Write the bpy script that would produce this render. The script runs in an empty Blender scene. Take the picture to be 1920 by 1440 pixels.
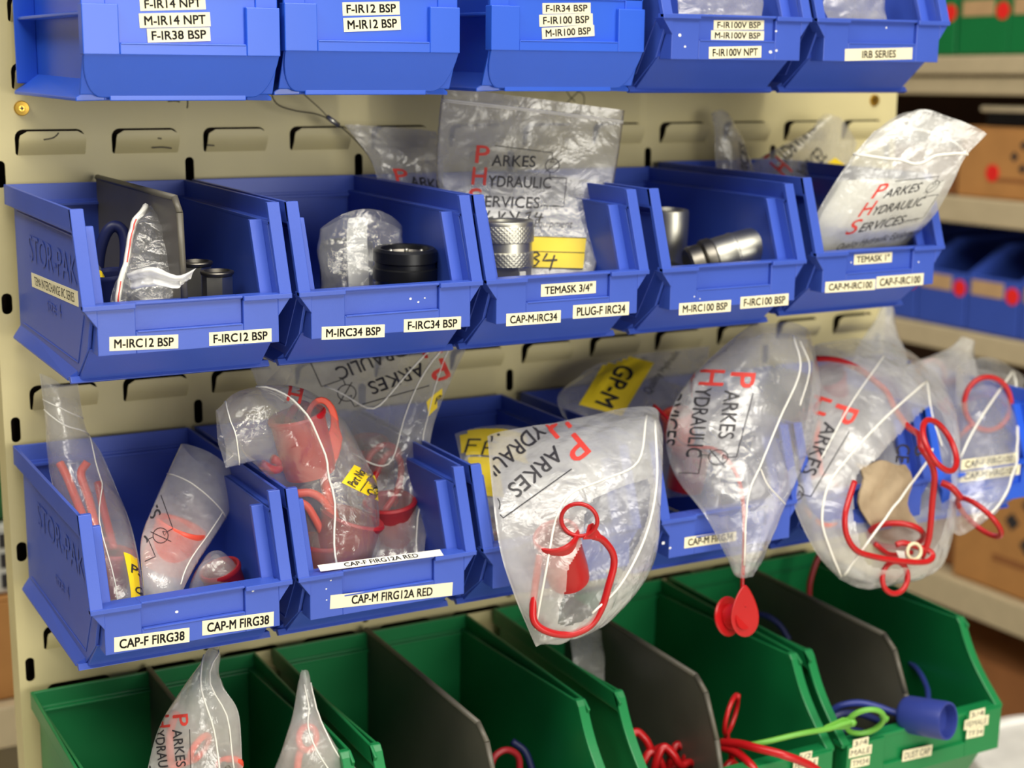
import bpy, bmesh, math, random
import numpy as np
from mathutils import Vector, Matrix, Euler

# ------------------------------------------------------------------ camera, world, lights
SC = bpy.context.scene
COL = SC.collection
CAM_POS = np.array([-0.1758, -1.2608, 0.0565])
ROT = np.array([[0.87627513, -0.48179163, 0.00432809],     # right
                [0.08981452, 0.17216558, 0.98096502],      # up
                [0.47336588, 0.85920652, -0.1941363]])     # forward
FPX = 2895.4
cam = bpy.data.cameras.new('camera')
cam.sensor_width = 36.0
cam.lens = FPX / 1920 * 36
cam.dof.use_dof = True
cam.dof.focus_distance = 1.09
cam.dof.aperture_fstop = 5.6
cam.clip_start = 0.02
camo = bpy.data.objects.new('camera', cam)
COL.objects.link(camo)
m = Matrix.Identity(4)
for r in range(3):
    m[r][0] = ROT[0][r]; m[r][1] = ROT[1][r]; m[r][2] = -ROT[2][r]; m[r][3] = CAM_POS[r]
camo.matrix_world = m
SC.camera = camo

world = bpy.data.worlds.new('world')
SC.world = world
world.use_nodes = True
world.node_tree.nodes['Background'].inputs[0].default_value = (1.0, 0.95, 0.86, 1)
world.node_tree.nodes['Background'].inputs[1].default_value = 0.09


def area(name, loc, target, sx, sy, power, col):
    l = bpy.data.lights.new(name, 'AREA')
    l.shape = 'RECTANGLE'; l.size = sx; l.size_y = sy; l.energy = power; l.color = col
    o = bpy.data.objects.new(name, l); COL.objects.link(o)
    o.location = loc
    o.rotation_euler = (Vector(target) - Vector(loc)).to_track_quat('-Z', 'Y').to_euler()
    return o


area('ceiling_or_fill_light', (0.0, -1.1, 2.1), (0.2, -0.7, 0), 3.2, 1.6, 38, (1.0, 0.95, 0.84))
area('ceiling_or_fill_light', (0.2, -2.2, 2.1), (0.2, -2.0, -1.4), 3.0, 1.2, 110, (1.0, 0.95, 0.84))
area('ceiling_or_fill_light', (-1.5, -0.7, 2.1), (0.0, -0.2, -0.2), 1.2, 0.6, 34, (1.0, 0.95, 0.84))  # fill light added to lift the bins' left sides, no known fitting there
area('doorway_daylight', (0.8, -4.6, 0.0), (0.4, 0, -0.2), 1.8, 1.4, 90, (1.0, 0.96, 0.86))
area('ceiling_or_fill_light', (1.0, 1.0, 2.1), (1.6, 0.7, -0.2), 1.5, 0.6, 10, (1.0, 0.92, 0.78))
SC.view_settings.view_transform = 'Standard'
SC.view_settings.look = 'None'
SC.view_settings.gamma = 1.0
SC.view_settings.use_curve_mapping = False
SC.view_settings.exposure = 0.0
SC.cycles.transparent_max_bounces = 32

# ------------------------------------------------------------------ helpers
PI = math.pi


def ray(u, v):
    d = np.array([(u - 960) / FPX, -(v - 720) / FPX, 1.0]) @ ROT
    return d


def at(u, v, y):                      # photo point on the vertical plane y (y runs away from the viewer)
    d = ray(u, v)
    return CAM_POS + (y - CAM_POS[1]) / d[1] * d


def atx(u, v, x):
    d = ray(u, v)
    return CAM_POS + (x - CAM_POS[0]) / d[0] * d


def srgb(r, g, b):
    f = lambda c: c / 12.92 if c <= 0.04045 else ((c + 0.055) / 1.055) ** 2.4
    return (f(r / 255), f(g / 255), f(b / 255), 1)


class MB:
    def __init__(s):
        s.v = []; s.f = []

    def add(s, vs, fs):
        n = len(s.v)
        s.v += [tuple(float(c) for c in p) for p in vs]
        s.f += [tuple(i + n for i in f) for f in fs]
        return s

    def box(s, x0, x1, y0, y1, z0, z1):
        return s.add([(x0, y0, z0), (x1, y0, z0), (x1, y1, z0), (x0, y1, z0),
                      (x0, y0, z1), (x1, y0, z1), (x1, y1, z1), (x0, y1, z1)],
                     [(0, 3, 2, 1), (4, 5, 6, 7), (0, 1, 5, 4), (1, 2, 6, 5), (2, 3, 7, 6), (3, 0, 4, 7)])

    def prism(s, poly, a, b, axis='x'):
        n = len(poly)
        mk = {'x': lambda p, t: (t, p[0], p[1]), 'y': lambda p, t: (p[0], t, p[1]), 'z': lambda p, t: (p[0], p[1], t)}[axis]
        vs = [mk(p, a) for p in poly] + [mk(p, b) for p in poly]
        fs = [tuple(range(n)), tuple(range(2 * n - 1, n - 1, -1))]
        for i in range(n):
            j = (i + 1) % n
            fs.append((i, i + n, j + n, j))
        return s.add(vs, fs)

    def tube(s, pts, r, n=8, closed=False, smooth=4, taper=None):
        P = [np.array(p, float) for p in pts]
        if smooth > 1:
            P = catmull(P, smooth, closed)
        m = len(P)
        rings = []
        prev = None
        for i in range(m):
            a = P[(i - 1) % m] if (closed or i > 0) else P[i]
            b = P[(i + 1) % m] if (closed or i < m - 1) else P[i]
            t = b - a; t = t / (np.linalg.norm(t) + 1e-12)
            if prev is None:
                q = np.array([0, 0, 1.0]) if abs(t[2]) < .9 else np.array([1.0, 0, 0])
                prev = q
            nn = prev - t * (prev @ t); nn /= np.linalg.norm(nn) + 1e-12
            prev = nn
            bb = np.cross(t, nn)
            rr = r if taper is None else r * taper(i / max(1, m - 1))
            rings.append([P[i] + rr * (math.cos(k * 2 * PI / n) * nn + math.sin(k * 2 * PI / n) * bb) for k in range(n)])
        vs = [p for R_ in rings for p in R_]
        fs = []
        for i in range(m if closed else m - 1):
            j = (i + 1) % m
            for k in range(n):
                l = (k + 1) % n
                fs.append((i * n + k, i * n + l, j * n + l, j * n + k))
        if not closed:
            fs.append(tuple(range(n - 1, -1, -1))); fs.append(tuple(range((m - 1) * n, m * n)))
        return s.add(vs, fs)

    def lathe(s, prof, c, axis, n=40):
        # prof: list of (radius, height along axis)
        ax = np.array(axis, float); ax /= np.linalg.norm(ax)
        q = np.array([1.0, 0, 0]) if abs(ax[0]) < .8 else np.array([0, 1.0, 0])
        e1 = np.cross(ax, q); e1 /= np.linalg.norm(e1); e2 = np.cross(ax, e1)
        c = np.array(c, float)
        vs = []
        for r, h in prof:
            for k in range(n):
                a = k * 2 * PI / n
                vs.append(c + ax * h + max(r, 1e-5) * (math.cos(a) * e1 + math.sin(a) * e2))
        fs = []
        for i in range(len(prof) - 1):
            for k in range(n):
                l = (k + 1) % n
                fs.append((i * n + k, i * n + l, (i + 1) * n + l, (i + 1) * n + k))
        return s.add(vs, fs)

    def build(s, name, mat, parent=None, origin=(0, 0, 0), bevel=0, smooth=False, angle=None):
        me = bpy.data.meshes.new(name)
        o_ = np.array(origin, float)
        vs = (np.array(s.v) - o_).tolist()
        me.from_pydata(vs, [], s.f)
        bm = bmesh.new(); bm.from_mesh(me)
        bmesh.ops.recalc_face_normals(bm, faces=bm.faces)
        bm.to_mesh(me); bm.free()
        me.materials.append(mat)
        if smooth or angle:
            for p in me.polygons: p.use_smooth = True
            if angle:
                bm = bmesh.new(); bm.from_mesh(me)
                for e in bm.edges:
                    if len(e.link_faces) == 2 and e.calc_face_angle(0) > math.radians(angle): e.smooth = False
                bm.to_mesh(me); bm.free()
        o = bpy.data.objects.new(name, me); COL.objects.link(o)
        if parent is not None: o.parent = parent
        if parent is None: o.location = origin
        if bevel:
            b = o.modifiers.new('bevel', 'BEVEL'); b.width = bevel; b.segments = 2; b.limit_method = 'ANGLE'
            b.angle_limit = math.radians(40); b.harden_normals = False
        return o


def catmull(P, k, closed=False):
    out = []
    n = len(P)
    seg = n if closed else n - 1
    for i in range(seg):
        p0 = P[(i - 1) % n] if (closed or i > 0) else 2 * P[0] - P[1]
        p1 = P[i]; p2 = P[(i + 1) % n]
        p3 = P[(i + 2) % n] if (closed or i < n - 2) else 2 * P[-1] - P[-2]
        for j in range(k):
            t = j / k
            out.append(.5 * ((2 * p1) + (-p0 + p2) * t + (2 * p0 - 5 * p1 + 4 * p2 - p3) * t * t + (-p0 + 3 * p1 - 3 * p2 + p3) * t ** 3))
    if not closed: out.append(P[-1])
    return out


def thing(name, label, cat, loc=(0, 0, 0), rot=(0, 0, 0), group=None):
    o = bpy.data.objects.new(name, None); COL.objects.link(o)
    o.empty_display_size = 0.02
    o.location = loc; o.rotation_euler = rot
    tag(o, label, cat, group)
    return o


def tag(o, label, cat, group=None):
    o['label'] = label; o['category'] = cat
    if group: o['group'] = group
    return o


def place_copy(ob, parent):
    c = ob.copy(); COL.objects.link(c); c.parent = parent
    return c


# ------------------------------------------------------------------ materials
def mat(name, col, rough=.5, metal=0, spec=.5, var=.08, scale=30, bump=0, bscale=200, sss=0, coat=0, trans=0):
    mt = bpy.data.materials.new(name); mt.use_nodes = True
    nt = mt.node_tree; b = nt.nodes['Principled BSDF']
    b.inputs['Roughness'].default_value = rough; b.inputs['Metallic'].default_value = metal
    b.inputs['Specular IOR Level'].default_value = spec
    b.inputs['Coat Weight'].default_value = coat
    tc = nt.nodes.new('ShaderNodeTexCoord')
    no = nt.nodes.new('ShaderNodeTexNoise'); no.inputs['Scale'].default_value = scale; no.inputs['Detail'].default_value = 5
    nt.links.new(tc.outputs['Object'], no.inputs['Vector'])
    rp = nt.nodes.new('ShaderNodeValToRGB')
    rp.color_ramp.elements[0].position = .3; rp.color_ramp.elements[1].position = .7
    rp.color_ramp.elements[0].color = tuple(c * (1 - var) for c in col[:3]) + (1,)
    rp.color_ramp.elements[1].color = tuple(min(1, c * (1 + var)) for c in col[:3]) + (1,)
    nt.links.new(no.outputs['Fac'], rp.inputs['Fac']); nt.links.new(rp.outputs['Color'], b.inputs['Base Color'])
    if bump:
        n2 = nt.nodes.new('ShaderNodeTexNoise'); n2.inputs['Scale'].default_value = bscale; n2.inputs['Detail'].default_value = 3
        nt.links.new(tc.outputs['Object'], n2.inputs['Vector'])
        bp = nt.nodes.new('ShaderNodeBump'); bp.inputs['Strength'].default_value = bump; bp.inputs['Distance'].default_value = .001
        nt.links.new(n2.outputs['Fac'], bp.inputs['Height']); nt.links.new(bp.outputs['Normal'], b.inputs['Normal'])
    if sss:
        b.inputs['Subsurface Weight'].default_value = sss; b.inputs['Subsurface Radius'].default_value = (.004, .004, .006); b.inputs['Subsurface Scale'].default_value = .5
    return mt


def film_mat(name, haze=.2, tint=(.86, .87, .88), gloss=.16, bump=.35):
    mt = bpy.data.materials.new(name); mt.use_nodes = True
    nt = mt.node_tree; nt.nodes.clear()
    N = nt.nodes.new; L = nt.links.new
    out = N('ShaderNodeOutputMaterial')
    tr = N('ShaderNodeBsdfTransparent'); tr.inputs[0].default_value = (.97, .97, .97, 1)
    df = N('ShaderNodeBsdfDiffuse'); df.inputs[0].default_value = tint + (1,)
    tl = N('ShaderNodeBsdfTranslucent'); tl.inputs[0].default_value = tint + (1,)
    gl = N('ShaderNodeBsdfGlossy'); gl.inputs['Roughness'].default_value = gloss; gl.inputs[0].default_value = (1, 1, 1, 1)
    tc = N('ShaderNodeTexCoord')
    n1 = N('ShaderNodeTexNoise'); n1.inputs['Scale'].default_value = 55; n1.inputs['Detail'].default_value = 6; n1.inputs['Distortion'].default_value = .6
    vo = N('ShaderNodeTexVoronoi'); vo.feature = 'DISTANCE_TO_EDGE'; vo.inputs['Scale'].default_value = 38
    n3 = N('ShaderNodeTexNoise'); n3.inputs['Scale'].default_value = 26; n3.inputs['Detail'].default_value = 4
    for n in (n1, n3): L(tc.outputs['Object'], n.inputs['Vector'])
    wp = N('ShaderNodeVectorMath'); wp.operation = 'MULTIPLY_ADD'
    L(n3.outputs['Color'], wp.inputs[0]); wp.inputs[1].default_value = (.03, .03, .03); L(tc.outputs['Object'], wp.inputs[2])
    L(wp.outputs[0], vo.inputs['Vector'])
    ad = N('ShaderNodeMath'); ad.operation = 'MULTIPLY_ADD'; ad.inputs[1].default_value = .5
    L(vo.outputs['Distance'], ad.inputs[0]); L(n1.outputs['Fac'], ad.inputs[2])
    bp = N('ShaderNodeBump'); bp.inputs['Strength'].default_value = bump; bp.inputs['Distance'].default_value = .006
    L(ad.outputs[0], bp.inputs['Height'])
    L(bp.outputs['Normal'], gl.inputs['Normal'])
    m1 = N('ShaderNodeMixShader'); m1.inputs[0].default_value = .5; L(df.outputs[0], m1.inputs[1]); L(tl.outputs[0], m1.inputs[2])
    m2 = N('ShaderNodeMixShader')
    rp = N('ShaderNodeMapRange'); rp.inputs[1].default_value = .3; rp.inputs[2].default_value = .75
    rp.inputs[3].default_value = haze * .6; rp.inputs[4].default_value = haze * 1.5
    L(n3.outputs['Fac'], rp.inputs[0]); L(rp.outputs[0], m2.inputs[0])
    L(tr.outputs[0], m2.inputs[1]); L(m1.outputs[0], m2.inputs[2])
    lw = N('ShaderNodeLayerWeight'); lw.inputs['Blend'].default_value = .5; L(bp.outputs['Normal'], lw.inputs['Normal'])
    pw = N('ShaderNodeMath'); pw.operation = 'POWER'; L(lw.outputs['Facing'], pw.inputs[0]); pw.inputs[1].default_value = 4.0
    fr = N('ShaderNodeMath'); fr.operation = 'MULTIPLY_ADD'; L(pw.outputs[0], fr.inputs[0]); fr.inputs[1].default_value = .85; fr.inputs[2].default_value = .07
    m3 = N('ShaderNodeMixShader'); L(fr.outputs[0], m3.inputs[0]); L(m2.outputs[0], m3.inputs[1]); L(gl.outputs[0], m3.inputs[2])
    L(m3.outputs[0], out.inputs[0])
    return mt


BLUE = mat('blue_plastic', srgb(58, 86, 184), .38, var=.05, scale=14, bump=.05, bscale=900)
BLUE_NEW = mat('bright_blue_plastic', srgb(42, 90, 208), .33, var=.04, scale=14)
GREEN = mat('green_plastic', srgb(19, 122, 66), .36, var=.06, scale=12)
GREY = mat('grey_divider_plastic', srgb(92, 88, 78), .45, var=.06)
PANEL = mat('beige_painted_steel', srgb(202, 191, 143), .5, var=.07, scale=9, bump=.06, bscale=300)
SLOT_SHADE = mat('slot_shade', srgb(44, 30, 24), .8)  # dark colour standing in for the shade inside the slots
TAPE = mat('cream_label_tape', srgb(238, 230, 196), .45, var=.03)
WTAPE = mat('white_label_tape', srgb(240, 238, 228), .45, var=.03)
INK = mat('black_ink', srgb(30, 28, 30), .6, var=.05)
INK_SOFT = mat('grey_black_print', srgb(46, 44, 48), .6, var=.05)
RED_INK = mat('red_print', srgb(205, 60, 50), .6, var=.05)
RED = mat('red_rubber', srgb(178, 20, 25), .33, var=.06, sss=.0)
RED_DARK = mat('dark_red_rubber', srgb(150, 26, 36), .42, var=.1)
ORANGE_RED = mat('orange_red_plastic', srgb(232, 84, 62), .4, var=.06)
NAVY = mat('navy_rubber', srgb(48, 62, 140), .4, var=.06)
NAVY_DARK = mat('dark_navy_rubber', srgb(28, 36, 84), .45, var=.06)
LIME = mat('light_green_rubber', srgb(104, 170, 62), .42, var=.06)
STEEL = mat('zinc_plated_steel', srgb(200, 198, 186), .42, 1.0, var=.1, scale=60)
STEEL_DARK = mat('dark_steel', srgb(130, 126, 118), .42, 1.0, var=.1, scale=60)
BLACK = mat('black_oxide_steel', srgb(24, 25, 28), .35, .3, var=.1)
BRASS = mat('brass', srgb(196, 158, 70), .3, 1.0, var=.1)
YELLOW = mat('yellow_print_block', srgb(236, 206, 30), .5, var=.05)
PAPER = mat('white_paper', srgb(214, 214, 208), .8, var=.04)
ZIP = mat('white_zip_plastic', srgb(232, 230, 222), .4, var=.03)
REDZIP = mat('red_zip_line', srgb(222, 80, 72), .5, var=.03)
WIRE = mat('steel_wire', srgb(86, 80, 66), .4, .8)
SCUFF = mat('dark_scuff', srgb(84, 78, 64), .7)
FILM = film_mat('clear_bag_film', .26, tint=(.97, .97, .95))
FILM_SOFT = film_mat('milky_bag_film', .42, tint=(.97, .97, .94), gloss=.17, bump=.5)
FILM_GREY = film_mat('dusty_bag_film', .30, tint=(.82, .81, .77), gloss=.22)
FILM_CRISP = film_mat('crumpled_bag_film', .18, tint=(.97, .97, .94), bump=.7, gloss=.12)

# ------------------------------------------------------------------ text
_glyph = {}


def glyphs(body, bold=0.0, shear=0.0, fine=None):
    key = (body, bold, shear, fine)
    if key in _glyph: return _glyph[key]
    cu = bpy.data.curves.new('t', 'FONT'); cu.body = body; cu.size = 1.0; cu.resolution_u = 3
    cu.offset = bold; cu.shear = shear; cu.fill_mode = 'FRONT'
    ob = bpy.data.objects.new('t', cu); COL.objects.link(ob)
    dg = bpy.context.evaluated_depsgraph_get()
    me = ob.evaluated_get(dg).to_mesh()
    bm = bmesh.new(); bm.from_mesh(me)
    bmesh.ops.triangulate(bm, faces=bm.faces)
    if fine:
        for _ in range(3):
            es = [e for e in bm.edges if e.calc_length() > fine]
            if not es: break
            bmesh.ops.subdivide_edges(bm, edges=es, cuts=1, use_grid_fill=False)
            bmesh.ops.triangulate(bm, faces=bm.faces)
    bm.verts.index_update()
    v = np.array([[a.co.x, a.co.y] for a in bm.verts]) if len(bm.verts) else np.zeros((0, 2))
    f = [tuple(a.index for a in p.verts) for p in bm.faces]
    bm.free()
    ob.evaluated_get(dg).to_mesh_clear()
    COL.objects.unlink(ob); bpy.data.objects.remove(ob); bpy.data.curves.remove(cu)
    _glyph[key] = (v, f)
    return v, f


def fit_text(body, w, h, bold=.012, mono=True):
    """glyph mesh centred on 0,0, cap height h, width w"""
    v, f = glyphs(body, 0)
    v = v.copy()
    lo, hi = v.min(0), v.max(0)
    v -= (lo + hi) / 2
    v[:, 0] *= w / (hi[0] - lo[0]); v[:, 1] *= h / (hi[1] - lo[1])
    if bold is None: return v, f
    k = .03 * h
    n = len(v)                       # heavier strokes: the same letters laid down four times, a hair apart
    vv = np.concatenate([v + np.array(d) * k for d in ((1, 1), (-1, 1), (1, -1), (-1, -1))])
    return vv, [tuple(i + n * q for i in t) for q in range(4) for t in f]


def tape(parent, body, u0, v0, u1, v1, hpx, plane_y=None, plane_x=None, text_px=None, mt=None, lab=True, squash=.62, bold=0, tilt=0.0, pt=None, nrm=None):
    """A label strip stuck on a bin. (u0,v0)-(u1,v1) is its mid line in the photo."""
    mw = parent.matrix_world
    inv = mw.inverted()
    P0 = np.array(pt); n = np.array(nrm) / np.linalg.norm(nrm)

    def hit(u, v):
        d = ray(u, v)
        return CAM_POS + ((P0 - CAM_POS) @ n) / (d @ n) * d
    a, b = hit(u0, v0), hit(u1, v1)
    c = (a + b) / 2
    t_ = hit((u0 + u1) / 2, (v0 + v1) / 2 - hpx / 2); b_ = hit((u0 + u1) / 2, (v0 + v1) / 2 + hpx / 2)
    ex = (b - a); w = np.linalg.norm(ex); ex /= w
    ez = np.cross(n, ex); ez /= np.linalg.norm(ez)
    if ez @ (t_ - b_) < 0: ez = -ez
    h = abs((t_ - b_) @ ez)
    mb = MB()
    th = .0003
    poly = [(-w / 2, -h / 2), (w / 2, -h / 2), (w / 2, h / 2), (-w / 2, h / 2)]
    vs = [c + ex * p[0] + ez * p[1] + n * k for k in (0.00002, th) for p in poly]
    loc = [tuple(inv @ Vector(p)) for p in vs]
    mb.add(loc, [(0, 1, 2, 3), (4, 5, 6, 7), (0, 1, 5, 4), (1, 2, 6, 5), (2, 3, 7, 6), (3, 0, 4, 7)])
    o = mb.build('label', mt or TAPE, parent)
    if lab: o['label'] = 'cream label reading ' + body.lower() if mt is None else 'white label reading ' + body.lower()
    tw = w * .86 if text_px is None else w * text_px
    tv, tf = fit_text(body, tw, h * squash, bold)
    mb = MB()
    mb.add([tuple(inv @ Vector(c + ex * p[0] + ez * p[1] + n * (th + .0001))) for p in tv], tf)
    mb.build('lettering', INK, o)
    return o


# ------------------------------------------------------------------ setting
def struct(o): o['kind'] = 'structure'; return o


WALL = mat('dim_wall_paint', srgb(120, 105, 84), .8)
struct(MB().box(-4, 3.2, -5, 3.2, -1.42, -1.4).build('floor', mat('pale_vinyl_floor', srgb(222, 216, 200), .7, scale=6), origin=(0, 0, -1.4)))
struct(MB().box(-3, 3.2, 3.2, 3.3, -1.4, 1.7).build('wall_back', WALL, origin=(0, 3.2, -1.4)))
struct(MB().box(3.2, 3.3, -3, 3.2, -1.4, 1.7).build('wall_right', WALL, origin=(3.2, 0, -1.4)))

# ------------------------------------------------------------------ louvred panel
LX0, LP, LZ0, LZP = 0.0727, 0.076, 0.0155, 0.0512
PXL, PXR, PZT, PZB = 0.0525, 0.981, 0.42, -0.86
pan = thing('louvre_panel', 'beige steel louvred panel that all the blue and green bins hang on', 'panel', (0.5, 0, PZB))
PO = (0.5, 0, PZB)


def rrect(cx, cz, w, h, r, n=4, rb=None):
    pts = []
    rb = r if rb is None else rb
    for (sx, sz, a0, rr) in ((1, 1, 0, r), (-1, 1, 90, r), (-1, -1, 180, rb), (1, -1, 270, rb)):
        for k in range(n + 1):
            a = math.radians(a0 + 90 * k / n)
            pts.append((cx + sx * (w / 2 - rr) + rr * math.cos(a), cz + sz * (h / 2 - rr) + rr * math.sin(a)))
    return pts


LW, LH = .0545, .0200
slots = []
for r in range(-15, 8):
    for c in range(12):
        x0 = LX0 + c * LP; zt = LZ0 + r * LZP
        slots.append((x0 + LW / 2, zt - LH / 2))
keys = [(0.0605 + .1518 * k, -.019 - .2052 * j) for k in range(7) for j in range(-1, 4)]
ovals = [(0.0595, -.1213 - .2056 * j) for j in range(-2, 4)]
cu = bpy.data.curves.new('sheet', 'CURVE'); cu.dimensions = '2D'; cu.fill_mode = 'BOTH'; cu.extrude = .0007


def spline(pts):
    s = cu.splines.new('POLY'); s.points.add(len(pts) - 1); s.use_cyclic_u = True
    for p, q in zip(s.points, pts): p.co = (q[0], q[1], 0, 1)


spline([(PXL, PZB), (PXR, PZB), (PXR, PZT), (PXL, PZT)])
for (cx, cz) in slots: spline(rrect(cx, cz, LW, LH, .0065, rb=.002))
for (cx, cz) in keys:
    if PXL + .006 < cx < PXR - .006: spline(rrect(cx, cz, .0075, .021, .0036))
for (cx, cz) in ovals: spline(rrect(cx, cz, .0085, .017, .0042))
tmp = bpy.data.objects.new('tmp', cu); COL.objects.link(tmp)
dg = bpy.context.evaluated_depsgraph_get()
me0 = tmp.evaluated_get(dg).to_mesh()
mb = MB()
mb.add([(v.co.x, -v.co.z, v.co.y) for v in me0.vertices], [tuple(p.vertices) for p in me0.polygons])
tmp.evaluated_get(dg).to_mesh_clear(); COL.objects.unlink(tmp); bpy.data.objects.remove(tmp)
sheet = mb.build('sheet', PANEL, pan, PO)
mb = MB()
mb.box(PXL - .0012, PXL, -.0007, .028, PZB, PZT)
mb.build('side_flange', PANEL, pan, PO)
MB().box(PXR, PXR + .0012, -.0007, .028, PZB, PZT).build('side_flange', PANEL, pan, PO)
MB().box(PXL + .004, PXR - .004, .026, .028, PZB, PZT).build('slot_shade_sheet', SLOT_SHADE, pan, PO)  # dark sheet added behind the louvre slots so they look shaded inside
# one louvre tab, shared
mb = MB()
NU, NV = 12, 6
w, h = LW - .0025, LH - .0012
grid = []
for side in (0, 1):
    for j in range(NV + 1):
        t = j / NV
        for i in range(NU + 1):
            s = i / NU
            # rounded top corners
            xx = (s - .5) * w; zz = -h / 2 + t * h
            rad = .0065
            if zz > h / 2 - rad:
                lim = w / 2 - rad + math.sqrt(max(0, rad ** 2 - (zz - h / 2 + rad) ** 2))
                xx = (s - .5) * 2 * lim
            y = -.0080 * math.sin(min(1, t * 1.35) * PI / 2) - .0006
            grid.append((xx, y + (.0009 if side else 0), zz))
n0 = (NU + 1) * (NV + 1)
fs = []
for j in range(NV):
    for i in range(NU):
        a = j * (NU + 1) + i
        fs.append((a, a + 1, a + NU + 2, a + NU + 1)); fs.append((a + n0, a + NU + 1 + n0, a + NU + 2 + n0, a + 1 + n0))
edge = [i for i in range(NU + 1)] + [j * (NU + 1) + NU for j in range(1, NV + 1)] + [NV * (NU + 1) + i for i in range(NU - 1, -1, -1)] + [j * (NU + 1) for j in range(NV - 1, 0, -1)]
for k in range(len(edge)):
    a, b = edge[k], edge[(k + 1) % len(edge)]
    fs.append((a, b, b + n0, a + n0))
mb.add(grid, fs)
lou = mb.build('louvre', PANEL, pan, smooth=False, angle=35)
first = True
for (cx, cz) in slots:
    o = lou if first else place_copy(lou, pan)
    first = False
    o.location = (cx - .5 + .0006, 0, cz - .0008 - PZB)
for k, (u, v) in enumerate([(40, 203), (1638, 188)]):
    p = at(u, v, 0)
    mb = MB()
    mb.lathe([(.0001, -.0022), (.0022, -.0022), (.0024, -.0030), (.0052, -.0034), (.0058, -.0022), (.0060, .0)], p, (0, 1, 0), 28)
    s = mb.build('screw', BRASS, pan, PO, smooth=False, angle=30); s['label'] = 'brass panel screw'
    mb = MB(); mb.box(p[0] - .0018, p[0] + .0018, -.0026, -.0022, p[2] - .0005, p[2] + .0005); mb.box(p[0] - .0005, p[0] + .0005, -.0026, -.0022, p[2] - .0018, p[2] + .0018)
    mb.build('screw_recess', BLACK, s, PO)
# scuffs on the paint
def scuff(pts, y, r=.0006):
    mb = MB(); mb.tube([at(u, v, y) for u, v in pts], r, 6)
    o = mb.build('scuff_mark', SCUFF, pan, PO); o.scale = (1, 1, 1)
for pts, y in [([(82, 262), (98, 259), (106, 254), (110, 249)], -.0088), ([(286, 277), (305, 276), (322, 278)], -.0072), ([(315, 190), (328, 189), (337, 191)], -.001),
               ([(351, 184), (352, 194), (351, 203)], -.001), ([(296, 259), (303, 260)], -.0088), ([(388, 272), (402, 273)], -.0085)]:
    scuff(pts, y)

# ------------------------------------------------------------------ blue hanging bins
BW, BD, BD1, BDB, BHL, BH = .1455, .2385, .2155, .188, .060, .1215


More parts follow.
